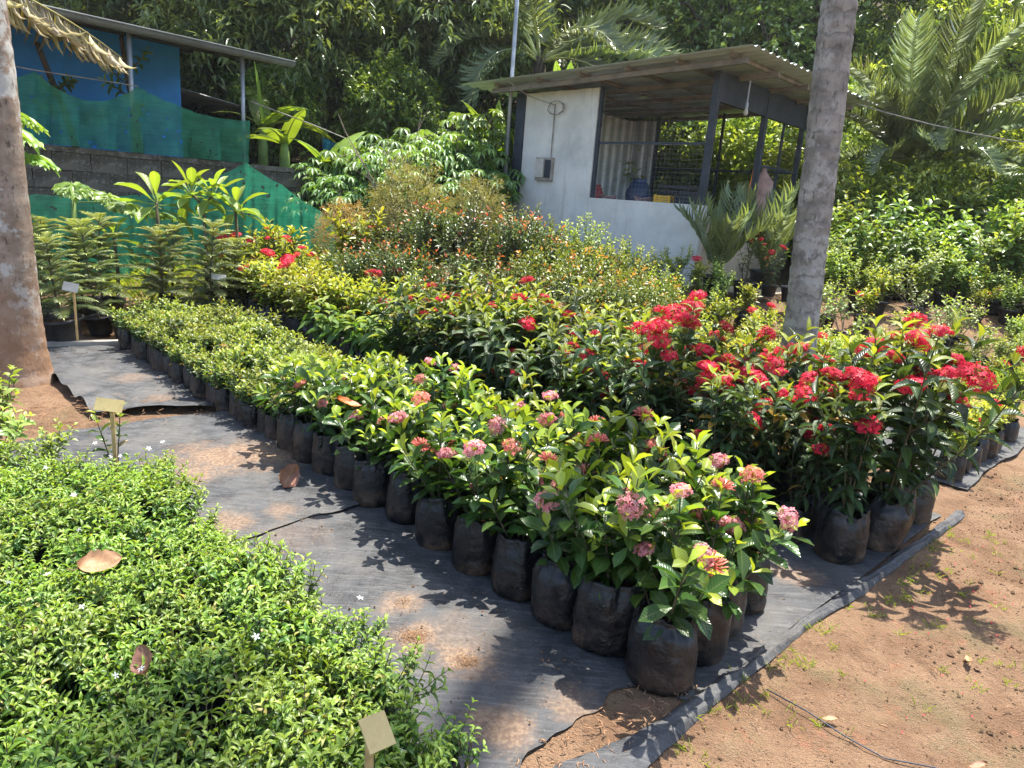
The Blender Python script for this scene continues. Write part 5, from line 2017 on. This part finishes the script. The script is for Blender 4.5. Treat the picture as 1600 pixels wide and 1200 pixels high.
# --- the two tall palm trunks
def trunk_mat(name, a, b, lich, la, red, ring):
    m, nt, out = new_mat(name)
    tc = N(nt, 'ShaderNodeTexCoord')
    mp = N(nt, 'ShaderNodeMapping')
    mp.inputs['Scale'].default_value = (1, 1, .35)
    nt.links.new(tc.outputs['Object'], mp.inputs[0])
    n1 = noise(nt, 7., 6, .65, tc.outputs['Object'])
    n2 = noise(nt, 34., 6, .7, mp.outputs[0])
    c = mixc(nt, maprange(nt, n1, .35, .65), a, b)
    c = mixc(nt, maprange(nt, noise(nt, 4.5, 5, .7, tc.outputs['Object']), .5, .6, 0, la), c, lich)
    c = mixc(nt, maprange(nt, n2, .55, .68, 0, .75), c, tuple(x * .28 for x in a))
    if red:
        sx = N(nt, 'ShaderNodeSeparateXYZ')
        nt.links.new(tc.outputs['Object'], sx.inputs[0])
        c = mixc(nt, maprange(nt, sx.outputs[2], .1, 1.0, .75, 0.), c, red)
    sz = N(nt, 'ShaderNodeSeparateXYZ')
    nt.links.new(tc.outputs['Object'], sz.inputs[0])
    w_ = N(nt, 'ShaderNodeMath', operation='MULTIPLY_ADD')
    nt.links.new(n1, w_.inputs[0])
    w_.inputs[1].default_value = .26
    nt.links.new(sz.outputs[2], w_.inputs[2])
    fr = N(nt, 'ShaderNodeMath', operation='PINGPONG')
    nt.links.new(w_.outputs[0], fr.inputs[0])
    fr.inputs[1].default_value = .066
    rm = N(nt, 'ShaderNodeMath', operation='MULTIPLY')
    nt.links.new(maprange(nt, fr.outputs[0], .0, .024, ring, 0.), rm.inputs[0])
    nt.links.new(maprange(nt, noise(nt, 5.5, 5, .7, tc.outputs['Object']), .38, .58), rm.inputs[1])
    ringm = rm.outputs[0]
    c = mixc(nt, ringm, c, tuple(x * .45 for x in a))
    ad = N(nt, 'ShaderNodeMath', operation='ADD')
    nt.links.new(n1, ad.inputs[0])
    nt.links.new(n2, ad.inputs[1])
    pbsdf(nt, out, c, .88, .15, bump(nt, ad.outputs[0], .7, .012))
    return m


M['trunkgrey'] = trunk_mat('grey_palm_bark', (.17, .155, .135), (.30, .275, .24), (.42, .41, .38), .6, None, .6)
M['trunkred'] = trunk_mat('red_brown_palm_bark', (.21, .145, .105), (.32, .245, .19), (.50, .48, .44), .85, (.27, .145, .075), .12)


def palm_trunk(base, top, r0, r1, flare, H, rng, ring=.11, sweep=0., rel=1.):
    n = 26
    rows = int(H / .028)
    V = []
    base, top = np.array(base), np.array(top)
    for i in range(rows + 1):
        f = i / rows
        z = f * H
        c = base + (top - base) * f + np.array([.03 * math.sin(f * 5), .02 * math.sin(f * 4 + 1), 0]) * min(1, f * 4)
        c[0] += sweep * max(0, z - 2.6) ** 2
        r = r0 + (r1 - r0) * f + flare * math.exp(-z / .18)
        q = (z / ring + .15 * math.sin(z * 3)) % 1
        r *= 1 + rel * (.045 * (q - .5) - (.02 if q < .13 else 0) * (1 + math.sin(z * 7)))
        a = np.arange(n) * 2 * PI / n
        rad = r * (1 + .03 * np.sin(3 * a + z * 1.3) + .018 * np.sin(7 * a + z * 5) + rng.normal(0, .008, n))
        V.append(np.stack([c[0] + rad * np.cos(a), c[1] + rad * np.sin(a), np.full(n, c[2])], 1))
    Q = [[i * n + j, i * n + (j + 1) % n, (i + 1) * n + (j + 1) % n, (i + 1) * n + j] for i in range(rows) for j in range(n)]
    return np.concatenate(V), Q


rg = np.random.default_rng(131)
H = 20.0
t = thing('coconut_palm', 'grey ringed coconut palm trunk standing among the beds at the right', 'palm tree', (2.27, 5.6, 0))
V, Q = palm_trunk((0, 0, -.1), (-1.2, .10, H), .128, .095, .045, H, rg, sweep=.0057)
part('trunk', mk('palm_trunk', V, Q, None, [M['trunkgrey']]), t)
BIGF = [frond(rg, 3.4, b, nl=80, ll=.75, hang=h) for b, h in ((.9, .35), (1.2, .5), (1.6, .7), (.5, .25))]
palm_crown(t, (.53, .10, H), 12, rg, .62, (72, -20), BIGF)
H2 = 7.5
t = thing('coconut_palm', 'red brown palm trunk with pale lichen patches at the left edge', 'palm tree', (-3.36, 4.72, 0))
V, Q = palm_trunk((0, 0, -.1), (-.35, .2, H2), .150, .105, .10, H2, rg, .16, rel=.4)
part('trunk', mk('palm_trunk', V, Q, None, [M['trunkred']]), t)
palm_crown(t, (-.35, .2, H2), 13, rg, .6, (72, -10), BIGF)

# dry frond lying over the roof edge
dry = frond(rg, 2.3, .45, 'dryfrond', 85, .55, 2.6, .35, fwd=.35)
m4 = fm(58, -3, (0, 0, 0), 1., .1)
p = hs(-4.45, -.28, 3.30)
o = solo('dry_palm_frond', dry, 'dry grey palm frond hanging over the gutter of the blue house', 'frond')
o.matrix_world = Matrix([list(map(float, r)) for r in fm(52, -4, p, 1., .1)])


# --- palm seedlings and pots at the shed corner
def seedling(x, y, z, label, s, rng):
    t = thing('palm_seedling', label, 'palm', (x, y, z))
    part('soil', POT_MID[1], part('pot', POT_MID[0], t))
    for i in range(9):
        f = i / 8
        part('frond', SEEDF[0 if f < .6 else 1], t, fm(i * 137.5 + 20, 88 - 24 * f + rng.normal(0, 4), (0, 0, .2), s * 2.75 * rng.uniform(.85, 1.1)))
    A = Acc()
    for k in range(7):
        a = k * .9
        A.tube([[0, 0, .18], [.05 * math.cos(a), .05 * math.sin(a), .35], [.10 * math.cos(a), .10 * math.sin(a), .48]], [.012, .009, .004], 5)
    part('stem', A.mesh('seedling_stem', [M['petiole']]), t)


rg = np.random.default_rng(141)
SEEDF = [frond(rg, 1.0, b, nl=15, ll=.36, hang=.12, lw=.045, fwd=1.5) for b in (.45, .9)]
seedling(2.22, 8.25, .58, 'palm seedling in black pot at the shed corner, nearer the white wall', .36, rg)
seedling(2.86, 8.62, .66, 'palm seedling in black pot at the shed corner, nearer the palm trunk', .34, rg)
plant('potted_ixora', 'potted ixora with bright red heads between shed and palm trunk', 'plant', REDF[3], 2.82, 8.20, rg, POT_MID, z=.62, sc=.62, bag_name='pot')
plant('potted_ixora', 'thin dark stemmed potted ixora at the shed corner', 'plant', POTRED[1], 2.52, 8.15, rg, POT_MID, z=.58, sc=.85, bag_name='pot')
for i, (x, y) in enumerate(((2.98, 7.95), (3.2, 8.3))):
    t = thing('plant_pot', f'pot of soil on the ledge behind the palm trunk, {ORD[i]} from the shed', 'pot', (x, y, .60))
    part('soil', POT_SML[1], part('pot', POT_SML[0], t))
A = Acc()
A.box(sh(-.55, .75, .50), (.65, 1.6, .22), AXS)
solo('concrete_ledge', A.mesh('concrete_ledge', [M['beige']], False), 'low stained concrete ledge under the pots at the shed corner', 'ledge')


# --- trees
def lobed_tree(rng, H, R, ncl, leafL, leafW, mat, lobes=11, per=11, z0=.3, droop=.35, name='tree', temps=T_FLAT):
    pl, stems = [], []
    tr = np.array([[0, 0, -.3], [rng.normal(0, .1), rng.normal(0, .1), H * .3], [rng.normal(0, .2), rng.normal(0, .2), H * .62]])
    A = Acc()
    A.tube(tr, [.035 * H * .6, .026 * H * .6, .012 * H * .6], 9)
    L = []
    for k in range(lobes):
        a = k * 2.4 + rng.normal(0, .3)
        f = (k + .5) / lobes
        zc = H * (z0 + (1 - z0) * f * .86) + rng.normal(0, .05 * H)
        rr = R * math.sin(PI * (.18 + .72 * f)) * rng.uniform(.35, .75)
        c = np.array([math.cos(a) * rr, math.sin(a) * rr, zc])
        lr = R * rng.uniform(.36, .58)
        L.append((c, lr))
        st_ = along(tr, min(1, max(.2, zc / H * .9)))[0]
        A.tube([st_, (st_ + c) / 2 + [0, 0, .05 * H], c], [.012 * H * .5, .008 * H * .5, .004 * H * .5], 6, cap=False)
        for q in range(5):
            d = nrm(rng.normal(0, 1, 3))
            A.tube([c, c + d * lr * .5 + [0, 0, .05], c + d * lr * .95], [.004 * H * .5, .002 * H * .5, .001 * H * .5], 4, cap=False)
    w = np.array([l[1] ** 2 for l in L])
    own = rng.choice(len(L), ncl, p=w / w.sum())
    d = nrm(rng.normal(0, 1, (ncl, 3)) + [0, 0, .35])
    C = np.array([L[o][0] for o in own])
    lr = np.array([L[o][1] for o in own])
    lump = 1 + .35 * rng.normal(0, .6, ncl)
    rad = lr * np.clip(rng.uniform(.3, 1.0, ncl) ** .45 * lump, .2, 1.35)
    P = C + d * rad[:, None] * [1, 1, .85]
    az = rng.random((ncl, per)) * 6.28
    el = rng.uniform(-.9, .9, (ncl, per))
    ld = np.stack([np.cos(az) * np.cos(el), np.sin(az) * np.cos(el), np.sin(el) - droop], -1) + .5 * d[:, None]
    pos = P[:, None] + rng.normal(0, leafL * .35, (ncl, per, 3))
    young = np.clip(rng.normal(.0, .35, (ncl, 1)) + .25 * (rad / lr > .9)[:, None], 0, 1) * np.ones((ncl, per))
    pl = np.concatenate([pos.reshape(-1, 3), ld.reshape(-1, 3), (np.tile(Z3, (ncl * per, 1)) + rng.normal(0, .35, (ncl * per, 3))), (leafL * rng.uniform(.7, 1.2, ncl * per))[:, None], (leafW * rng.uniform(.8, 1.2, ncl * per))[:, None], young.reshape(-1, 1)], 1)
    return dict(crown=leaf_mesh(name + '_crown', pl, temps, rng, M[mat]), trunk=A.mesh(name + '_trunk', [M['bark']]))


def tree(name, label, pr, x, y, sc, rng, group, rz=None, z=None):
    t = thing(name, label, 'tree', (x, y, float(gz(x, y)) if z is None else z), rng.random() * 6.28 if rz is None else rz, sc, group)
    part('trunk', pr['trunk'], t)
    part('crown', pr['crown'], t)
    return t


rg = np.random.default_rng(151)
MANGO = [lobed_tree(rg, 6.5, 2.7, 1700, .20, .05, 'tree', 14, 11, .12, .35, 'mango') for _ in range(2)]
JACK = [lobed_tree(rg, 8.5, 2.6, 2200, .12, .065, 'tree', 13, 9, .12, .1, 'jackfruit') for _ in range(2)]
BRIGHT = [lobed_tree(rg, 7.0, 2.4, 1700, .15, .06, 'tree2', 12, 9, .10, .2, 'leafy') for _ in range(2)]
LOWB = [lobed_tree(rg, 2.2, 1.15, 700, .12, .055, m_, 9, 9, .15, .15, 'undergrowth') for m_ in ('tree2', 'broad', 'light')]
for (x, y, v, q, lab) in ((-3.3, 15.4, 0, 1.0, 'dark mango tree with glossy hanging leaves behind the cassava'), (-5.6, 14.6, 1, 1.05, 'dark mango tree above the banana plants and lean-to'), (-1.6, 16.6, 1, .95, 'mango tree between the dark mango and the pole palm'), (-8.2, 15.5, 0, 1.15, 'tree rising behind the roof of the blue house')):
    tree('mango_tree', lab, MANGO[v], x, y, q, rg, 'mango trees')
far = [(-14, 21, 'b'), (-11, 19, 'j'), (-8, 20, 'b'), (-5.2, 20, 'j'), (-2.6, 21, 'b'), (-.2, 20.5, 'j'), (2.2, 19, 'j'), (4.6, 18.5, 'j'), (3.2, 22, 'b'), (6.8, 19.5, 'j'), (9.2, 18, 'b'), (11.5, 19, 'j'), (14, 20, 'b'), (8., 23, 'j'), (12, 24, 'j'), (0.8, 24, 'b'), (5.5, 24, 'j'), (-4, 25, 'j'), (-9, 25, 'b'), (17, 24, 'j'),
       (-13, 27, 'j'), (2.5, 28, 'j'), (9.5, 28, 'b'), (-1, 29, 'j'), (15, 29, 'j'), (6, 30, 'b'), (-6, 30, 'b'), (20, 28, 'b'), (-17, 25, 'j')]
for i, (x, y, k) in enumerate(far):
    rank = 'front' if y < 22.5 else 'rear'
    side = 'behind the shed' if -1 < x < 7 else 'behind the young palm' if x >= 7 else 'behind the mango trees'
    tree('forest_tree', f'{"dark dense" if k == "j" else "lighter green"} tree in the {rank} rank of the wood {side}', (JACK if k == 'j' else BRIGHT)[i % 2], x, y, rg.uniform(.95, 1.25) * (1.1 if y > 22 else 1), rg, 'trees of the wood')
# undergrowth in front of the wood and behind shed
ub = [(2.0, 14.0, 0, 1.0), (3.2, 13.6, 2, 1.0), (4.4, 13.2, 0, 1.1), (5.2, 14.6, 1, 1.2), (7.8, 13.6, 0, 1.2), (8.8, 12.6, 2, 1.1), (6.0, 11.6, 0, .8), (7.4, 11.2, 1, .75), (9.6, 14.2, 1, 1.3), (3.4, 15.5, 1, 1.4), (1.0, 15.8, 2, 1.3), (6.8, 15.6, 0, 1.4), (11, 15.5, 0, 1.5),
      (-2.6, 13.6, 1, .9), (-4.6, 13.4, 1, .8), (5.0, 12.2, 2, .85), (8.3, 10.9, 2, .7), (4.3, 12.0, 0, .8), (10, 12.6, 0, 1.0), (1.2, 13.8, 0, 1.0)]
for i, (x, y, v, q) in enumerate(ub):
    t = tree('leafy_bush', ['mid green bush of the undergrowth between terrace and wood', 'dark broad leaved bush of the undergrowth between terrace and wood', 'pale green bush of the undergrowth between terrace and wood'][v], LOWB[v], x, y, q, rg, 'undergrowth bushes')
    t['category'] = 'bush'

# bare twiggy shrub behind the tea trees
A = Acc()
for k in range(9):
    a = k * .7
    d = np.array([math.cos(a) * .35, math.sin(a) * .3, 1.])
    pts = grow(rg, (0, 0, 0), d, rg.uniform(.9, 1.6), 6, .0, .12)
    A.tube(pts, np.linspace(.012, .003, 7), 5, cap=False)
    for j in range(4):
        q, dd = along(pts, rg.uniform(.35, .9))
        p2 = grow(rg, q, nrm(dd + rg.normal(0, .5, 3)), .35, 3, .05, .1)
        A.tube(p2, np.linspace(.005, .0015, 4), 4, cap=False)
o = solo('bare_shrub', A.mesh('bare_shrub', [M['twig']]), 'bare pale twigs of a leafless shrub before the mango tree', 'shrub', (-1.75, 9.9, 1.0))

# broad leaved shrub by the left trunk and a lone shoot by the sign
rg = np.random.default_rng(161)
LS = bush(rg, 7, .25, .45, .9, .04, .075, .034, T_ELL, 'light', 72, 40, side=2, rad=.004, wob=.12, name='left_shrub')
for i, (x, y, q) in enumerate(((-2.85, 3.75, 1.0), (-2.55, 3.35, .9), (-3.1, 3.35, 1.0), (-2.22, 3.22, .6))):
    plant('small_leaf_shrub', f'light green shrub at the foot of the red brown palm trunk, {ORD[i]} of four', 'shrub', LS, x, y, rg, None, sc=q, group='shrubs by the left trunk')
SH = bush(rg, 2, .34, .40, .3, .045, .07, .03, T_ELL, 'pink', 70, 40, side=0, name='shoot')
plant('leafy_shoot', 'single leafy shoot rising beside the yellow sign', 'plant', SH, -1.83, 3.12, rg, None, sc=1.)


# ------------------------------------------------------------------ signs, batten, loose litter
def sign(x, y, z0, h, w, hh, yaw, tilt, label, mat, board='sign_board'):
    t = thing('plant_sign', label, 'sign', (x, y, z0), yaw)
    A = Acc()
    A.beam((0, 0, 0), (0, 0, h), .016, .008)
    part('stake', A.mesh('stake', [M['wood']], False), t)
    A = Acc()
    A.box((0, -.012, 0), (w, .004, hh))
    me = A.mesh('board', [mat], False)
    o = part('board', me, t, loc=(0, -hh * .25, h + hh * .12))
    o.rotation_euler = (tilt, .08, 0)


sign(-1.72, 2.95, .0, .46, .115, .055, .1, -.5, 'blank yellowish sign on a stake behind the near jasmine bed', M['card'])
sign(-.225, 1.19, .0, .42, .058, .066, .75, -.9, 'blank yellow sign on a stake in the nearest corner of the jasmine bed', M['card'])
sign(-3.52, 5.62, .1, .42, .14, .07, -.2, -.3, 'blank pale sign leaning in the Norfolk pine pot', M['cardw'])
sign(-2.92, 6.95, .03, .48, .13, .06, .3, -.5, 'blank white sign on a stake beside the broad pots', M['cardw'])

A = Acc()
A.beam((-4.05, 5.55, .03), (-3.17, 6.05, .035), .07, .035)
solo('timber_batten', A.mesh('timber_batten', [M['greywood']], False), 'grey weathered batten lying across the far end of the mat', 'batten')


def fallen(x, y, z, L, W, rx, ry, rz_, mat, label, curl=.6, name='fallen_leaf', group=None):
    rr_ = np.random.default_rng(int(abs(x * 1000)) + 3)
    n, m = 12, 8
    V, C, Q = [], [], []
    for i in range(n + 1):
        t = i / n
        w = max(.03, math.sin(PI * min(1, t ** .85)) ** .7) * W / 2
        for j in range(m + 1):
            q = (j / m) * 2 - 1
            ed = 1 + .10 * rr_.normal() * (abs(q) > .9)
            yy = q * w * ed
            px_ = t * L + .04 * L * abs(q)
            zz = .22 * W * q * q * (1.2 - t) + curl * .25 * L * (t - .5) ** 2 * 2 + .03 * W * math.sin(9 * t + 3 * q) + .05 * W * vnoise(t * 3 + x * 7, q * 2, .4, 5) * 2 + rr_.normal(0, .008 * W)
            V.append([px_, yy, zz])
            C.append([.3 + .5 * rr_.random(), 0, t, abs(q)])
    k = m + 1
    Q = [[i * k + j, (i + 1) * k + j, (i + 1) * k + j + 1, i * k + j + 1] for i in range(n) for j in range(m)]
    V2, Q2, T2 = tube([[-.28 * L, .01, .02 * L], [-.1 * L, 0, .0], [0.02 * L, 0, curl * .12 * L]], .0016, 4)
    me = mk('fallen_leaf', np.vstack([V, V2]), np.vstack([Q, np.array(Q2) + len(V)]), np.array(T2) + len(V), [M[mat]], np.vstack([C, np.tile([.1, 0, 0, 0], (len(V2), 1))]))
    solo(name, me, label, 'leaf', (x, y, z), (rx, ry, rz_), group=group)


fallen(-1.07, 3.22, .02, .13, .10, .9, -.9, 1.0, 'dead', 'curled brown dead leaf standing on the mat by the grow bags', 1.2)
fallen(-1.16, 1.78, .37, .11, .085, .4, -.2, .3, 'dead', 'broad dry brown leaf lying on top of the jasmine bed')
fallen(-.82, 1.48, .28, .08, .06, -.7, -.5, 2.2, 'dead', 'brown dead leaf caught in a gap of the jasmine bed')
fallen(-.78, 3.08, .53, .11, .055, .2, .3, .2, 'deadorange', 'orange dead leaf caught on a pink ixora by the path')
rg = np.random.default_rng(171)
for (px_, py_, lab) in ((1.06, 1.86, 'pale dry leaf flat on the dirt, nearest the rolled hem'), (1.42, 1.72, 'curled grey brown leaf on the dirt beside the thin wire'), (1.28, 1.66, 'narrow pale leaf on the dirt beside the thin wire'), (.80, 1.62, 'yellowish leaf at the bottom edge of the dirt'), (1.66, 2.2, 'small yellow leaf on the dirt in the open')):
    fallen(px_, py_, .018, .055, .022, rg.normal(0, .2), rg.normal(0, .15), rg.random() * 6, 'dead', lab, .5)

# thin wire on the dirt
A = Acc()
pts = np.array([(.88, 1.98), (.97, 1.88), (1.05, 1.79), (1.13, 1.72), (1.25, 1.69), (1.40, 1.66), (1.53, 1.66), (1.60, 1.70), (1.56, 1.73), (1.50, 1.70), (1.55, 1.66)])
A.tube([[x, y, float(near_h(x, y)) + .012 + .008 * math.sin(k * 1.7)] for k, (x, y) in enumerate(pts)], .0022, 5)
solo('thin_wire', A.mesh('thin_wire', [M['darksteel']]), 'thin dark wire trailing and looping over the dirt', 'wire')

# grit, twigs, petals and weeds on the ground: nobody could count them
A = Acc()
ico = np.array([[0, 0, 1], [.9, 0, .2], [.28, .85, .25], [-.72, .53, .2], [-.72, -.53, .25], [.28, -.85, .2], [0, 0, -.6]])
icoT = [[0, i, i % 5 + 1] for i in range(1, 6)] + [[6, i % 5 + 1, i] for i in range(1, 6)]
for k in range(15000):
    x, y = rg.uniform(.2, 4.2), rg.uniform(1.3, 4.4)
    s, t = to_st(x, y)
    onmat = s > -.14
    if onmat and rg.random() > .05:
        continue
    if t > 2.6 and s > 0:
        continue
    r = .0021 * math.exp(rg.normal(0, .5)) * (1.5 if vnoise(x, y, .35, 77) > .05 else .8)
    if r < .0016:
        continue
    z = float(gz(x, y) + near_h(x, y)) + (.022 if onmat else 0.)
    A.add(ico * r * rg.uniform(.7, 1.3, 3) + [x, y, z + r * .2], None, icoT)
for k in range(650):
    s, t = rg.uniform(0, 5.4), rg.uniform(-.75, -.1)
    x, y = st(s, t)
    r = .0028 * math.exp(rg.normal(0, .5))
    A.add(ico * r + [x, y, float(gz(x, y)) + .026], None, icoT)
struct('gravel', A.mesh('gravel', [M['ground']], False), 'small stones and soil crumbs scattered over the dirt', 'stuff')
A = Acc()
for k in range(260):
    if k < 130:
        s, t = rg.uniform(-.16, .02), rg.uniform(-.7, .1)
    elif k < 190:
        s, t = rg.uniform(2.5, 3.3), rg.uniform(-.55, -.1)
    else:
        s, t = rg.uniform(-1.6, -.25), rg.uniform(-.2, 2.6)
    x, y = st(s, t)
    a = rg.random() * 6
    L = rg.uniform(.006, .035)
    z = float(gz(x, y) + near_h(x, y)) + .016
    A.tube([[x, y, z], [x + L * .5 * math.cos(a), y + L * .5 * math.sin(a), z + .004], [x + L * math.cos(a + .3), y + L * math.sin(a + .3), z]], rg.uniform(.0008, .0024), 4)
for k in range(170):
    x, y = -2.6 + rg.normal(0, .22), 4.0 + rg.normal(0, .18)
    a, L = rg.random() * 6, rg.uniform(.03, .10)
    z = float(gz(x, y)) + .05 + rg.random() * .01
    A.tube([[x, y, z], [x + L * math.cos(a), y + L * math.sin(a), z + rg.normal(0, .008)]], .0013, 4)
struct('debris', A.mesh('debris', [M['dead']]), 'twigs and husk scraps along the mat edge', 'stuff')
pl = []
for k in range(120):
    x, y = (1.9 + rg.normal(0, .35), 2.75 + rg.normal(0, .3)) if k < 70 else (rg.uniform(1.2, 3.2), rg.uniform(1.6, 3.4))
    s, t = to_st(x, y)
    if s > -.2:
        continue
    pl.append([x, y, float(gz(x, y) + near_h(x, y)) + .008, *nrm([rg.normal(), rg.normal(), .1]), *nrm([rg.normal(0, .4), rg.normal(0, .4), 1]), .010, .006, rg.random()])
struct('fallen_petals', leaf_mesh('petals', pl, T_FLAT, rg, M['petred']), 'fallen red petals below the red ixoras', 'stuff')
pl = []
for k in range(110):
    if k < 60:
        s, t = -.27 + rg.normal(0, .06), rg.uniform(-.3, 2.3)
    else:
        s, t = rg.uniform(-1.3, -.25), rg.uniform(-.2, 2.4)
    x, y = st(s, t)
    z = float(gz(x, y) + near_h(x, y))
    for j in range(rg.integers(4, 12)):
        a = rg.random() * 6.28
        d = nrm([math.cos(a), math.sin(a), rg.uniform(.5, 2)])
        pl.append([x + rg.normal(0, .012), y + rg.normal(0, .012), z, *d, *Z3, rg.uniform(.015, .045), .0024, rg.random() * .6])
struct('weeds', leaf_mesh('weeds', pl, T_STRIP, rg, M['grass']), 'sparse grass blades growing along the mat hem', 'stuff')
pl = []
for k in range(2600):
    x, y = rg.uniform(-4.6, -1.9), rg.uniform(7.6, 9.6)
    if wall_d(x, y) > -.25:
        continue
    a = rg.random() * 6.28
    d = nrm([math.cos(a), math.sin(a), rg.uniform(.8, 3)])
    pl.append([x, y, float(gz(x, y)), *d, *Z3, rg.uniform(.08, .26), .009, rg.random() * .8])
struct('grass', leaf_mesh('grass', pl, T_STRIP, rg, M['grass']), 'long light green grass below the green net', 'stuff')
# cable from shed roof to the right and one along the top
A = Acc()
a, b = sh(-.55, 2.9, 3.12), np.array([11.5, 11.0, 3.1])
A.tube([a * (1 - f) + b * f - Z3 * .35 * 4 * f * (1 - f) for f in np.linspace(0, 1, 14)], .010, 5)
solo('overhead_cable', A.mesh('overhead_cable', [M['greywood']]), 'thin pale cable sagging from the shed roof past the young palm', 'cable')


# haze volume added around the scene to veil and lift the dark wood
A = Acc()
A.box((0, 70, 20), (460, 400, 52))
m, nt, out = new_mat('added_haze')
pv = N(nt, 'ShaderNodeVolumePrincipled')
pv.inputs['Color'].default_value = (.93, .96, 1., 1.)
pv.inputs['Density'].default_value = .0007
pv.inputs['Anisotropy'].default_value = .3
nt.links.new(pv.outputs[0], out.inputs['Volume'])
o = struct('haze', A.mesh('haze', [m], False), 'thin added haze veiling the dark wood', 'stuff')
